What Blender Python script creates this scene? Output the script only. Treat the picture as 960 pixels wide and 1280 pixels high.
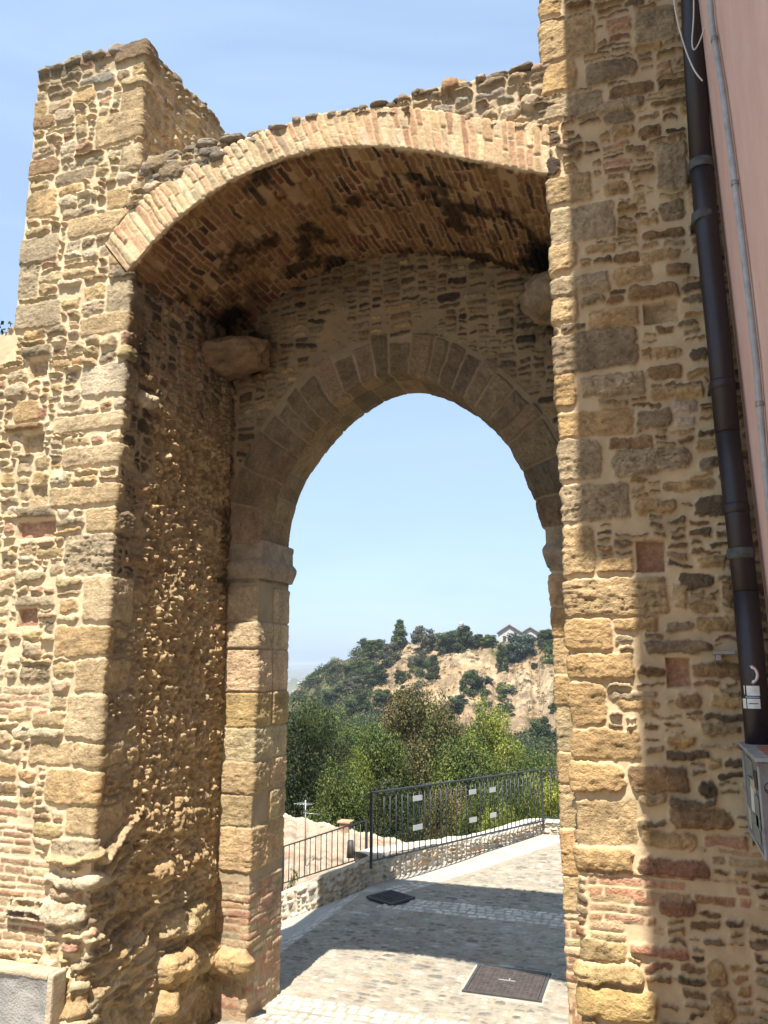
import bpy, bmesh, math, random
import numpy as np
from mathutils import Vector, Matrix
for o in list(bpy.data.objects): bpy.data.objects.remove(o)
S = bpy.context.scene
COL = S.collection
RAD = math.radians

# ------------------------------------------------------------------ camera
FPX, PITCH, YAW, CZ = 980.0, RAD(11), RAD(19), 3.0
cam = bpy.data.objects.new('camera', bpy.data.cameras.new('camera'))
COL.objects.link(cam)
cam.data.sensor_fit = 'VERTICAL'; cam.data.sensor_height = 36
cam.data.lens = 36*FPX/1280
cam.data.clip_start = 0.05; cam.data.clip_end = 12000
cam.location = (0, 0, CZ)
cam.rotation_euler = (RAD(90)+PITCH, 0, YAW)
S.camera = cam
S.render.resolution_x, S.render.resolution_y = 768, 1024

# ------------------------------------------------------------------ light
SUN_DIR = Vector((-0.035, 1.0, -1.9)).normalized()       # travel of the light
W = bpy.data.worlds.new('World'); S.world = W; W.use_nodes = True
nt = W.node_tree; nt.nodes.clear()
sky = nt.nodes.new('ShaderNodeTexSky'); sky.sky_type = 'NISHITA'; sky.sun_disc = False
sky.sun_elevation = math.asin(-SUN_DIR.z)
sky.sun_rotation = math.atan2(-SUN_DIR.x, -SUN_DIR.y)
sky.altitude = 200; sky.air_density = 1.0; sky.dust_density = 1.6; sky.ozone_density = 1.0
# thin veil of cirrus, laid out by direction
tc = nt.nodes.new('ShaderNodeTexCoord')
mp = nt.nodes.new('ShaderNodeMapping'); mp.inputs['Scale'].default_value = (1.2, 1.6, 5.5)
mp.inputs['Rotation'].default_value = (0.1, 0.18, 0.4)
nz = nt.nodes.new('ShaderNodeTexNoise'); nz.inputs['Scale'].default_value = 1.6
nz.inputs['Detail'].default_value = 7; nz.inputs['Roughness'].default_value = 0.55
nz.inputs['Distortion'].default_value = 0.6
rp = nt.nodes.new('ShaderNodeValToRGB')
rp.color_ramp.elements[0].position = 0.36; rp.color_ramp.elements[0].color = (0.60,)*3+(1,)
rp.color_ramp.elements[1].position = 0.70; rp.color_ramp.elements[1].color = (0.86,)*3+(1,)
mx = nt.nodes.new('ShaderNodeMix'); mx.data_type = 'RGBA'
mx.inputs[7].default_value = (2.5, 3.4, 4.75, 1)
bg = nt.nodes.new('ShaderNodeBackground'); bg.inputs['Strength'].default_value = 0.105
ow = nt.nodes.new('ShaderNodeOutputWorld')
L = nt.links.new
L(tc.outputs['Generated'], mp.inputs[0]); L(mp.outputs[0], nz.inputs['Vector'])
L(nz.outputs['Fac'], rp.inputs[0]); L(rp.outputs[0], mx.inputs[0]); L(sky.outputs[0], mx.inputs[6])
L(mx.outputs[2], bg.inputs[0]); L(bg.outputs[0], ow.inputs[0])

sd = bpy.data.lights.new('sun', 'SUN'); sd.energy = 5.0; sd.angle = RAD(0.5); sd.color = (1, 0.95, 0.86)
sun = bpy.data.objects.new('sun', sd); COL.objects.link(sun)
sun.rotation_euler = SUN_DIR.to_track_quat('-Z', 'Y').to_euler(); sun.location = (0, -10, 25)

S.view_settings.view_transform = 'Standard'; S.view_settings.look = 'None'
S.view_settings.exposure = 1.2; S.view_settings.gamma = 1
S.render.engine = 'CYCLES'
S.cycles.max_bounces = 8; S.cycles.diffuse_bounces = 4

# ------------------------------------------------------------------ picture -> world helpers
def ray(px, py):
    x = (px-480)/FPX; y = (640-py)/FPX
    F = math.cos(PITCH)-y*math.sin(PITCH); U = math.sin(PITCH)+y*math.cos(PITCH)
    return (x*math.cos(YAW)-F*math.sin(YAW), F*math.cos(YAW)+x*math.sin(YAW), U)
def atY(px, py, Y):
    r = ray(px, py); t = Y/r[1]; return Vector((r[0]*t, Y, CZ+r[2]*t))
def atX(px, py, X):
    r = ray(px, py); t = X/r[0]; return Vector((X, r[1]*t, CZ+r[2]*t))
def atZ(px, py, Z=0.0):
    r = ray(px, py); t = (Z-CZ)/r[2]; return Vector((r[0]*t, r[1]*t, Z))
def atD(px, py, D):
    r = ray(px, py); t = D/math.hypot(r[0], r[1]); return Vector((r[0]*t, r[1]*t, CZ+r[2]*t))

# ------------------------------------------------------------------ object helpers
def tag(o, label=None, cat=None, group=None, kind=None):
    if label: o['label'] = label
    if cat: o['category'] = cat
    if group: o['group'] = group
    if kind: o['kind'] = kind
    return o
def thing(name, label, cat, loc=(0, 0, 0), group=None):
    o = bpy.data.objects.new(name, None); COL.objects.link(o); o.location = loc
    o.empty_display_size = 0.2
    return tag(o, label, cat, group)
def link(name, me, parent=None, mat=None):
    o = bpy.data.objects.new(name, me); COL.objects.link(o)
    if parent:
        o.parent = parent; o.matrix_parent_inverse = parent_world(parent).inverted()
    if mat: me.materials.append(mat)
    return o
def parent_world(p):
    m = p.matrix_basis.copy()
    q = p
    while q.parent:
        m = q.parent.matrix_basis @ q.matrix_parent_inverse @ m; q = q.parent
    return m
def np_mesh(name, verts, faces, cols=None, smooth=True):
    """verts (n,3), faces (m,4) or (m,3) numpy"""
    me = bpy.data.meshes.new(name)
    nv, nf, k = len(verts), len(faces), faces.shape[1]
    me.vertices.add(nv); me.vertices.foreach_set('co', np.ascontiguousarray(verts, dtype=np.float32).ravel())
    me.loops.add(nf*k); me.loops.foreach_set('vertex_index', np.ascontiguousarray(faces, dtype=np.int32).ravel())
    me.polygons.add(nf); me.polygons.foreach_set('loop_start', np.arange(0, nf*k, k, dtype=np.int32))
    me.polygons.foreach_set('loop_total', np.full(nf, k, dtype=np.int32))
    if smooth: me.polygons.foreach_set('use_smooth', np.ones(nf, dtype=bool))
    me.update(calc_edges=True)
    if cols is not None:
        a = me.color_attributes.new('Col', 'FLOAT_COLOR', 'POINT')
        c = np.ones((nv, 4), dtype=np.float32); c[:, :cols.shape[1]] = cols
        a.data.foreach_set('color', c.ravel())
    me.validate()
    return me
class BM:
    def __init__(s): s.bm = bmesh.new()
    def box(s, c, d, rot=None, bevel=0.0):
        m = Matrix.Translation(Vector(c)) @ (rot.to_4x4() if rot else Matrix.Identity(4)) @ Matrix.Diagonal((d[0], d[1], d[2], 1))
        r = bmesh.ops.create_cube(s.bm, size=1, matrix=m)
        if bevel:
            es = {e for v in r['verts'] for e in v.link_edges}
            bmesh.ops.bevel(s.bm, geom=list(es), offset=bevel, segments=2, affect='EDGES', profile=0.6)
        return s
    def tube(s, pts, r, n=10, cap=True, radii=None):
        pts = [Vector(p) for p in pts]; rings = []
        up = Vector((0.31, 0.17, 0.93))
        for i, p in enumerate(pts):
            t = (pts[min(i+1, len(pts)-1)]-pts[max(i-1, 0)]).normalized()
            a = t.cross(up); 
            if a.length < 1e-3: a = t.cross(Vector((1, 0, 0)))
            a.normalize(); b = t.cross(a)
            rr = radii[i] if radii else r
            rings.append([s.bm.verts.new(p+rr*(math.cos(2*math.pi*k/n)*a+math.sin(2*math.pi*k/n)*b)) for k in range(n)])
        for i in range(len(rings)-1):
            for k in range(n):
                f = s.bm.faces.new((rings[i][k], rings[i][(k+1) % n], rings[i+1][(k+1) % n], rings[i+1][k])); f.smooth = True
        if cap:
            s.bm.faces.new(rings[0][::-1]); s.bm.faces.new(rings[-1])
        return s
    def poly_prism(s, pts, vec):
        a = [s.bm.verts.new(Vector(p)) for p in pts]; b = [s.bm.verts.new(Vector(p)+Vector(vec)) for p in pts]
        n = len(a); s.bm.faces.new(a[::-1]); s.bm.faces.new(b)
        for i in range(n): s.bm.faces.new((a[i], a[(i+1) % n], b[(i+1) % n], b[i]))
        return s
    def done(s, name, mat, parent=None):
        bmesh.ops.recalc_face_normals(s.bm, faces=s.bm.faces)
        me = bpy.data.meshes.new(name); s.bm.to_mesh(me); s.bm.free()
        return link(name, me, parent, mat)

# ------------------------------------------------------------------ noise in numpy
def _hash(ix, iy, seed):
    h = (ix.astype(np.int64)*374761393 + iy.astype(np.int64)*668265263 + seed*982451653) & 0xffffffff
    h = ((h ^ (h >> 13))*1274126177) & 0xffffffff
    h = ((h ^ (h >> 16))*2246822519) & 0xffffffff
    return ((h ^ (h >> 15)) & 0xffff)/65535.0
def vnoise(u, v, scale, seed=0):
    x = u/scale; y = v/scale
    ix = np.floor(x); iy = np.floor(y); fx = x-ix; fy = y-iy
    fx = fx*fx*fx*(fx*(fx*6-15)+10); fy = fy*fy*fy*(fy*(fy*6-15)+10)
    a = _hash(ix, iy, seed); b = _hash(ix+1, iy, seed); c = _hash(ix, iy+1, seed); d = _hash(ix+1, iy+1, seed)
    return (a*(1-fx)+b*fx)*(1-fy)+(c*(1-fx)+d*fx)*fy
def fbm(u, v, scale, seed=0, octv=3, gain=0.5):
    r = 0; amp = 1; tot = 0
    for k in range(octv):
        r = r+amp*(vnoise(u, v, scale/(2**k), seed+k*17)*2-1); tot += amp; amp *= gain
    return r/tot
def sstep(a, b, x):
    t = np.clip((x-a)/(b-a), 0, 1); return t*t*(3-2*t)

# ------------------------------------------------------------------ materials
def newmat(name):
    m = bpy.data.materials.new(name); m.use_nodes = True
    n = m.node_tree.nodes; l = m.node_tree.links.new
    return m, n, l, n['Principled BSDF']
def plain(name, col, rough=0.7, metal=0.0, var=0.12, vscale=6, bump=0.0, bscale=60, spec=0.5, stain=None):
    m, n, l, b = newmat(name)
    tc = n.new('ShaderNodeTexCoord')
    nz = n.new('ShaderNodeTexNoise'); nz.inputs['Scale'].default_value = vscale; nz.inputs['Detail'].default_value = 6
    nz.inputs['Roughness'].default_value = 0.65
    l(tc.outputs['Object'], nz.inputs['Vector'])
    r = n.new('ShaderNodeValToRGB')
    r.color_ramp.elements[0].position = 0.3; r.color_ramp.elements[1].position = 0.72
    c2 = stain if stain else tuple(c*(1-var*2) for c in col)
    r.color_ramp.elements[0].color = (*c2, 1); r.color_ramp.elements[1].color = (*tuple(min(1, c*(1+var)) for c in col), 1)
    l(nz.outputs['Fac'], r.inputs[0]); l(r.outputs[0], b.inputs['Base Color'])
    b.inputs['Roughness'].default_value = rough; b.inputs['Metallic'].default_value = metal
    b.inputs['Specular IOR Level'].default_value = spec
    if bump:
        n2 = n.new('ShaderNodeTexNoise'); n2.inputs['Scale'].default_value = bscale; n2.inputs['Detail'].default_value = 5
        bp = n.new('ShaderNodeBump'); bp.inputs['Strength'].default_value = bump; bp.inputs['Distance'].default_value = 0.01
        l(tc.outputs['Object'], n2.inputs['Vector']); l(n2.outputs['Fac'], bp.inputs['Height']); l(bp.outputs[0], b.inputs['Normal'])
    return m
def masonry_mat(name, bump=0.9, pits=1.0, amt=0.5):
    m, n, l, b = newmat(name)
    at = n.new('ShaderNodeVertexColor'); at.layer_name = 'Col'
    tc = n.new('ShaderNodeTexCoord')
    n1 = n.new('ShaderNodeTexNoise'); n1.inputs['Scale'].default_value = 34; n1.inputs['Detail'].default_value = 8; n1.inputs['Roughness'].default_value = 0.7
    l(tc.outputs['Object'], n1.inputs['Vector'])
    mr = n.new('ShaderNodeMapRange'); mr.inputs[1].default_value = 0.3; mr.inputs[2].default_value = 0.7
    mr.inputs[3].default_value = 1-amt*0.62; mr.inputs[4].default_value = 1+amt*0.5
    l(n1.outputs['Fac'], mr.inputs[0])
    n3 = n.new('ShaderNodeTexNoise'); n3.inputs['Scale'].default_value = 5; n3.inputs['Detail'].default_value = 4
    l(tc.outputs['Object'], n3.inputs['Vector'])
    mr3 = n.new('ShaderNodeMapRange'); mr3.inputs[1].default_value = 0.3; mr3.inputs[2].default_value = 0.7
    mr3.inputs[3].default_value = 0.86; mr3.inputs[4].default_value = 1.1
    l(n3.outputs['Fac'], mr3.inputs[0])
    lm = n.new('ShaderNodeMath'); lm.operation = 'MULTIPLY_ADD'; l(at.outputs['Alpha'], lm.inputs[0]); lm.inputs[1].default_value = .8; lm.inputs[2].default_value = .2
    mixm = n.new('ShaderNodeMix'); mixm.inputs[2].default_value = 1.0; l(lm.outputs[0], mixm.inputs[0]); l(mr.outputs[0], mixm.inputs[3])
    mu = n.new('ShaderNodeMath'); mu.operation = 'MULTIPLY'; l(mixm.outputs[0], mu.inputs[0]); l(mr3.outputs[0], mu.inputs[1])
    vm = n.new('ShaderNodeVectorMath'); vm.operation = 'SCALE'
    l(at.outputs['Color'], vm.inputs[0]); l(mu.outputs[0], vm.inputs['Scale']); l(vm.outputs[0], b.inputs['Base Color'])
    b.inputs['Roughness'].default_value = 0.95; b.inputs['Specular IOR Level'].default_value = 0.15
    n2 = n.new('ShaderNodeTexNoise'); n2.inputs['Scale'].default_value = 70; n2.inputs['Detail'].default_value = 9; n2.inputs['Roughness'].default_value = 0.72
    l(tc.outputs['Object'], n2.inputs['Vector'])
    vo = n.new('ShaderNodeTexVoronoi'); vo.inputs['Scale'].default_value = 48
    l(tc.outputs['Object'], vo.inputs['Vector'])
    vr = n.new('ShaderNodeMapRange'); vr.inputs[1].default_value = 0.0; vr.inputs[2].default_value = 0.32; vr.inputs[3].default_value = -0.35*pits; vr.inputs[4].default_value = 0
    l(vo.outputs['Distance'], vr.inputs[0])
    ad = n.new('ShaderNodeMath'); ad.operation = 'ADD'; l(n2.outputs['Fac'], ad.inputs[0]); l(vr.outputs[0], ad.inputs[1])
    bp = n.new('ShaderNodeBump'); bs = n.new('ShaderNodeMath'); bs.operation = 'MULTIPLY'; bs.inputs[1].default_value = bump; l(lm.outputs[0], bs.inputs[0]); l(bs.outputs[0], bp.inputs['Strength']); bp.inputs['Distance'].default_value = 0.024
    l(ad.outputs[0], bp.inputs['Height']); l(bp.outputs[0], b.inputs['Normal'])
    return m
M_STONE = masonry_mat('old_masonry')
M_BRICK = masonry_mat('old_brick', bump=0.6, pits=0.5, amt=0.42)
M_PAVE = masonry_mat('paving_stone', bump=0.35, pits=0.2, amt=0.35)

# ------------------------------------------------------------------ masonry engine
TAN = (.46, .345, .205); OCHRE = (.46, .325, .175); YEL = (.48, .365, .20); GTAN = (.39, .315, .215); GBR = (.285, .225, .155)
DARK = (.15, .115, .08); PINK = (.47, .29, .20); RED = (.29, .165, .11); PALE = (.54, .45, .33); BROWN = (.30, .20, .115)
GREY = (.33, .30, .255); BUFF = (.50, .39, .25)
MORTAR = (.50, .405, .275)
PAL_LEFT = [(TAN, 6), (BUFF, 5), (OCHRE, 3), (YEL, 2), (GTAN, 5), (PALE, 3), (GBR, 2), (PINK, 1), (BROWN, .8)]
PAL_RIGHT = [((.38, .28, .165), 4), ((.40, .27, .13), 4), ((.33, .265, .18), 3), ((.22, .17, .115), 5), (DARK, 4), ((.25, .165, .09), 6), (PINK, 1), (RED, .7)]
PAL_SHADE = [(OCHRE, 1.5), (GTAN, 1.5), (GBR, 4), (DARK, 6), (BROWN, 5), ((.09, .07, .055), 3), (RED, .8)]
PAL_BRICK = [((.47, .33, .22), 4), ((.50, .38, .25), 4), (PINK, 2), ((.44, .26, .17), 1.5), (GTAN, 1), ((.36, .2, .13), .5)]
PAL_PINKBR = [((.47, .345, .22), 5), ((.52, .415, .28), 5), ((.46, .30, .20), 3), ((.38, .235, .155), 1.6), ((.56, .47, .34), 2), ((.34, .27, .19), 1)]
def pick(rng, pal):
    w = np.array([p[1] for p in pal], float); i = rng.choice(len(pal), p=w/w.sum())
    c = np.array(pal[i][0])*rng.uniform(0.85, 1.15)
    return c*(1+rng.uniform(-.04, .04, 3))
class Wall:
    def __init__(s, us, vs, seed=1, mortar=MORTAR, warp=0.012, mortar_rough=0.004):
        s.us, s.vs = us, vs
        s.U, s.V = np.meshgrid(us, vs, indexing='ij')
        s.rng = np.random.RandomState(seed); s.seed = seed; s.tint = np.array((1.03, .97, .86)) if 3 < seed < 80 else (np.array((1.01, .985, .92)) if seed == 3 else np.ones(3))
        s.H = fbm(s.U, s.V, 0.09, seed+5, 4)*mortar_rough*1.5
        s.C = np.empty(s.U.shape+(3,)); s.C[:] = mortar; s.K = np.zeros(s.U.shape)
        s.C *= (1+0.13*fbm(s.U, s.V, 0.5, seed+9, 4))[..., None]
        s.WU = fbm(s.U, s.V, 0.11, seed+31, 3)*warp*1.9; s.WV = fbm(s.U, s.V, 0.09, seed+57, 3)*warp*1.6
        s.fine = fbm(s.U, s.V, 0.035, seed+77, 3, 0.6)
        s.strata = fbm(s.U*0.16, s.V, 0.022, seed+91, 3, 0.6)
        s.lump = fbm(s.U, s.V, 0.14, seed+101, 2)
        s.JU = fbm(s.U, s.V, 0.022, seed+131, 2)*.0085; s.JV = fbm(s.U, s.V, 0.022, seed+147, 2)*.0085
        s.crk = np.abs(fbm(s.U*.45, s.V, 0.05, seed+161, 3, .6)); s.wea = fbm(s.U, s.V, 0.10, seed+171, 4, .65)
        s.r = 0.01
        s.u0, s.v0 = us[0], vs[0]
        s.occ = np.zeros((int((us[-1]-us[0])/s.r)+2, int((vs[-1]-vs[0])/s.r)+2), bool)
    def block(s, u0, v0, u1, v1):
        a = max(0, int((u0-s.u0)/s.r)); b = max(0, int((u1-s.u0)/s.r)); c = max(0, int((v0-s.v0)/s.r)); d = max(0, int((v1-s.v0)/s.r))
        s.occ[a:b+1, c:d+1] = True
    def stone(s, u0, v0, u1, v1, col, bulge=0.018, round_=0.35, edge=None, rough=1.0, warp=1.0, rot=0.0, mark=True, sink=0.0, strata=0.5):
        rng = s.rng; w, h = u1-u0, v1-v0
        if w < 0.012 or h < 0.01: return
        pad = 0.03+abs(math.sin(rot))*w/2
        i0, i1 = np.searchsorted(s.us, [u0-pad, u1+pad]); j0, j1 = np.searchsorted(s.vs, [v0-pad, v1+pad])
        if i1-i0 < 2 or j1-j0 < 2: return
        sl = (slice(i0, i1), slice(j0, j1))
        cu, cv = (u0+u1)/2, (v0+v1)/2
        x = s.U[sl]-cu+s.WU[sl]*warp+s.JU[sl]*min(1, warp*1.3); y = s.V[sl]-cv+s.WV[sl]*warp+s.JV[sl]*min(1, warp*1.3)
        if rot: x, y = x*math.cos(rot)+y*math.sin(rot), -x*math.sin(rot)+y*math.cos(rot)
        # taper / shear for an irregular outline
        tp = rng.uniform(-.18, .18)*warp*round_/0.35; sh = rng.uniform(-.12, .12)*warp*round_/0.35
        y = y*(1+tp*2*x/w)+sh*x*h/w
        rr = round_*min(w, h)
        qx = np.abs(x)-(w/2-rr); qy = np.abs(y)-(h/2-rr)
        d = np.hypot(np.maximum(qx, 0), np.maximum(qy, 0))+np.minimum(np.maximum(qx, qy), 0)-rr
        e = edge if edge else min(0.015, 0.24*min(w, h))
        t = np.clip(-d/e, 0, 1)
        prof = np.sqrt(np.clip(1-(1-t)**2, 0, 1))*(.72+.28*np.clip(-d/(.45*min(w, h)), 0, 1)**.6)
        tu, tv = rng.uniform(-1, 1, 2)*0.25*bulge
        hh = prof*(bulge*(1+0.5*rng.uniform(-1, 1))+tu*x/w*2+tv*y/h*2+rough*(0.006*s.fine[sl]+0.008*s.lump[sl]+0.006*strata*s.strata[sl]-.010*np.clip(1-s.crk[sl]/.07, 0, 1)*(.35+.45*strata)))-sink
        m = d < 0
        if sink: s.H[sl] = np.where(m, hh-0.0, s.H[sl])
        else: s.H[sl] = np.where(m, np.maximum(hh, s.H[sl]*(1-prof)+hh*prof), s.H[sl])
        c = np.array(col)[None, None, :]*(1+0.30*strata*s.strata[sl]+0.20*s.lump[sl]+0.16*s.fine[sl])[..., None]
        wk = rng.choice([0, .25, .5, .8])*sstep(-.05, .30, s.wea[sl]-.1*rng.rand())[..., None]*min(1, round_*5)
        c = c*(1-wk)+(c*.45+np.array((.06, .05, .04))*.5)*wk
        k = np.clip(-d/0.006, 0, 1)[..., None]
        s.C[sl] = np.where(m[..., None], s.C[sl]*(1-k)+c*k, s.C[sl])
        s.K[sl] = np.where(m, np.maximum(s.K[sl], k[..., 0]), s.K[sl])
        if mark: s.block(u0, v0, u1, v1)
    def fill(s, style, region=None, vstep=1):
        """greedy packing from the bottom up; style(u,v) -> dict"""
        occ = s.occ; nu, nv = occ.shape; rng = s.rng; r = s.r; out = []
        for j in range(0, nv-1, vstep):
            i = 0
            while i < nu-1:
                if occ[i, j]: i += 1; continue
                u, v = s.u0+i*r, s.v0+j*r
                st = style(u, v)
                if st is None: i += 3; continue
                tw = int(max(2, rng.uniform(*st['w'])/r)); th = int(max(2, rng.uniform(*st['h'])/r))
                if st.get('len_pow'): tw = int(max(2, (st['w'][0]+(st['w'][1]-st['w'][0])*rng.rand()**st['len_pow'])/r))
                row = occ[i:i+tw, j]; k = int(np.argmax(row)) if row.any() else len(row)
                if k < st['wmin']/r: occ[i:i+k+1, j] = True; i += k+1; continue
                th = max(2, min(th, int(k*st.get('asp', .75))))
                blk = occ[i:i+k, j:j+th].any(axis=0); hgt = int(np.argmax(blk)) if blk.any() else len(blk)
                if hgt < st['hmin']/r: occ[i:i+k, j] = True; i += k; continue
                occ[i:i+k, j:j+hgt] = True
                out.append((u, v, u+k*r, v+hgt*r, st)); i += k
        for (a, b, c, d, st) in out:
            if rng.rand() < st.get('skip', 0): continue
            g = st['gap']*rng.uniform(.6, 1.5)/2
            gv = g*st.get('gv', 0.8)
            col = pick(rng, st['pal'])
            s.stone(a+g, b+gv, c-g, d-gv, col, bulge=st['bulge']*rng.uniform(.6, 1.4), round_=st['round']*rng.uniform(.7, 1.2),
                    rough=st.get('rough', 1), warp=st.get('warp', 1), rot=rng.normal(0, st.get('rot', 0.03)), mark=False,
                    strata=st.get('strata', rng.choice([0.2, 0.5, 1.0])))
    def bricks(s, u0, v0, u1, v1, bl=0.27, bh=0.055, joint=0.013, pal=PAL_BRICK, bulge=0.008, vertical=False, jit=1.0, skip=0.0, rough=0.5, tilt=0.0, warp=0.35, missing=0.0):
        rng = s.rng; v = v0; row = 0
        A, B = (u1-u0, v1-v0) if not vertical else (v1-v0, u1-u0)
        b = 0
        while b < B-0.02:
            hh = bh*rng.uniform(.85, 1.18); a = -rng.uniform(0, bl)*1.0
            while a < A:
                ll = bl*rng.choice([1, 1, 1, .5, .75])*rng.uniform(.9, 1.06)
                x0, x1 = max(a, 0), min(a+ll-joint, A)
                if x1-x0 > 0.03 and rng.rand() >= missing:
                    h2 = min(hh, B-b); off = tilt*(x0)
                    col = pick(rng, pal)
                    if not vertical: args = (u0+x0, v0+b+off, u0+x1, v0+b+h2-joint+off)
                    else: args = (u0+b, v0+x0, u0+b+h2-joint, v0+x1)
                    s.stone(*args, col, bulge=bulge*rng.uniform(.4, 1.6), round_=0.16, edge=0.007, rough=rough*rng.uniform(.5, 1.6), warp=warp*jit, mark=False, strata=0.15)
                a += ll
            b += hh
        s.block(u0, v0, u1, v1)
    def mesh(s, name, P, mask=None, H_extra=None, disp=1.0):
        X, Y, Z = P(s.U, s.V)
        pos = np.stack([X, Y, Z], -1)
        du = np.gradient(pos, axis=0); dv = np.gradient(pos, axis=1)
        nn = np.cross(du, dv); nn /= np.maximum(np.linalg.norm(nn, axis=-1, keepdims=True), 1e-9)
        H = s.H*disp+(0 if H_extra is None else H_extra)
        pos = pos+nn*H[..., None]
        nu, nv = s.U.shape
        idx = np.arange(nu*nv).reshape(nu, nv)
        f = np.stack([idx[:-1, :-1], idx[1:, :-1], idx[1:, 1:], idx[:-1, 1:]], -1)
        if mask is not None:
            mk = mask[:-1, :-1] & mask[1:, :-1] & mask[1:, 1:] & mask[:-1, 1:]
            f = f[mk]
        else: f = f.reshape(-1, 4)
        used = np.unique(f); remap = np.full(nu*nv, -1); remap[used] = np.arange(len(used))
        return np_mesh(name, pos.reshape(-1, 3)[used], remap[f].reshape(-1, 4), np.concatenate([np.clip(s.C.reshape(-1, 3)[used]*s.tint, 0.008, 0.8), s.K.reshape(-1, 1)[used]], 1))
def path_fn(pts, smooth=0.025):
    p = np.array(pts, float); seg = np.hypot(*np.diff(p, axis=0).T); cu = np.concatenate([[0], np.cumsum(seg)])
    n = int(cu[-1]/0.005)+1; uu = np.linspace(0, cu[-1], n)
    def sm(a, wdt):
        k = max(1, int(wdt/0.005)); ker = np.hanning(2*k+3)[1:-1]; ker /= ker.sum()
        pad = len(ker)//2
        ap = np.concatenate([2*a[0]-a[1:pad+1][::-1], a, 2*a[-1]-a[-pad-1:-1][::-1]])
        return np.convolve(ap, ker, 'valid')
    x = np.interp(uu, cu, p[:, 0]); y = np.interp(uu, cu, p[:, 1])
    xs, ys = sm(x, smooth), sm(y, smooth); xb, yb = sm(x, 0.42), sm(y, 0.42)
    return cu, (lambda u: (np.interp(u, uu, xs), np.interp(u, uu, ys))), (lambda u: (np.interp(u, uu, xb), np.interp(u, uu, yb)))
def steps(*segs):
    """segs: (start, end, spacing) -> nonuniform samples"""
    out = []
    for a, b, d in segs: out.append(np.linspace(a, b, max(2, int(round((b-a)/d))+1))[:-1])
    out.append(np.array([segs[-1][1]])); return np.concatenate(out)

FY, RY, BY = 4.97, 6.61, 7.23        # front plane, rear wall plane, back of the rear arch
GX0, GX1 = -3.92, -0.51              # jambs of the outer opening

gate = thing('stone_gate', 'ruined medieval stone gateway with brick outer arch, taller left tower stub and inner round arch', 'gate', (-2.2, 6.0, 0))

# ---- arch curves (x, z)
IN_O = np.array([(-3.95, 6.18), (-3.66, 6.45), (-3.29, 6.69), (-2.93, 6.83), (-2.58, 6.9), (-2.24, 6.91), (-1.9, 6.86), (-1.59, 6.77), (-1.28, 6.65), (-.99, 6.52), (-.7, 6.39), (-.50, 6.31)])
EX_O = np.array([(-4.19, 6.48), (-3.95, 6.73), (-3.66, 6.91), (-3.31, 7.05), (-2.94, 7.14), (-2.59, 7.19), (-2.24, 7.21), (-1.91, 7.18), (-1.58, 7.1), (-1.27, 6.99), (-.98, 6.86), (-.69, 6.75), (-.49, 6.67)])
IN_R = np.array([(-3.53, 4.12), (-3.50, 4.42), (-3.37, 4.80), (-3.17, 5.09), (-2.84, 5.43), (-2.49, 5.63), (-2.12, 5.68), (-1.74, 5.54), (-1.36, 5.22), (-1.12, 4.9), (-.93, 4.5), (-.84, 4.12)])
EX_R = np.array([(-3.90, 4.12), (-3.82, 4.70), (-3.60, 5.18), (-3.38, 5.5), (-3.03, 5.84), (-2.55, 6.02), (-2.05, 6.05), (-1.63, 5.93), (-1.2, 5.62), (-.86, 5.2), (-.62, 4.7), (-.48, 4.12)])
def resample(pts, s):
    # Catmull-Rom, then arc length
    p = np.vstack([2*pts[0]-pts[1], pts, 2*pts[-1]-pts[-2]]); out = []
    for i in range(1, len(p)-2):
        t = np.linspace(0, 1, 24, endpoint=False)[:, None]
        a, b, c, d = p[i-1], p[i], p[i+1], p[i+2]
        out.append(0.5*((2*b)+(-a+c)*t+(2*a-5*b+4*c-d)*t**2+(-a+3*b-3*c+d)*t**3))
    q = np.vstack(out+[p[-2][None]]); L_ = np.concatenate([[0], np.cumsum(np.hypot(*np.diff(q, axis=0).T))])
    return np.interp(s*L_[-1], L_, q[:, 0]), np.interp(s*L_[-1], L_, q[:, 1]), L_[-1]

def key_stones(w, rows, ufun, plane='Y', planeval=FY, **kw):
    for row in rows:
        (x0, y0, x1, y1), col = row[0], row[1]; o = dict(kw); o.update(row[2] if len(row) > 2 else {})
        ym, xm = (y0+y1)/2, (x0+x1)/2
        g = (lambda a, b: atY(a, b, planeval)) if plane == 'Y' else (lambda a, b: atX(a, b, planeval))
        A, B, Cc, D = g(x0, ym), g(x1, ym), g(xm, y1), g(xm, y0)
        k = 0 if plane == 'Y' else 1
        ua, ub = sorted((ufun(A[k]), ufun(B[k])))
        wrap = o.pop('wrap', 0.0); ub += wrap if wrap > 0 else 0; ua += wrap if wrap < 0 else 0
        w.stone(ua, Cc[2], ub, D[2], col, **o)

# ================= left pier and tower =================
ptsA = [(-6.4, FY+0.02), (GX0, FY), (-3.865, RY), (-3.53, RY), (-3.51, BY), (-4.1, BY+0.02)]
cuA, PA, PA2 = path_fn(ptsA)
uC = cuA[1]; uR = cuA[2]; uP = cuA[3]; uB = cuA[4]
us = steps((0, 0.6, 0.03), (0.6, uC-0.1, 0.0085), (uC-0.1, uR, 0.0085), (uR, uB, 0.0085), (uB, cuA[5], 0.03))
vs = steps((-0.3, 0.5, 0.02), (0.5, 7.1, 0.0085), (7.1, 8.48, 0.009))
w = Wall(us, vs, seed=3, warp=0.014, mortar=(.49, .395, .268))
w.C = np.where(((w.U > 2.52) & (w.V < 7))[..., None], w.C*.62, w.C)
uf = lambda X: X+6.4 if X < GX0 else uC
R6 = dict(bulge=0.03, round_=0.12, warp=1.0)
Q = dict(round_=0.13, bulge=0.022, warp=0.8)
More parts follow.
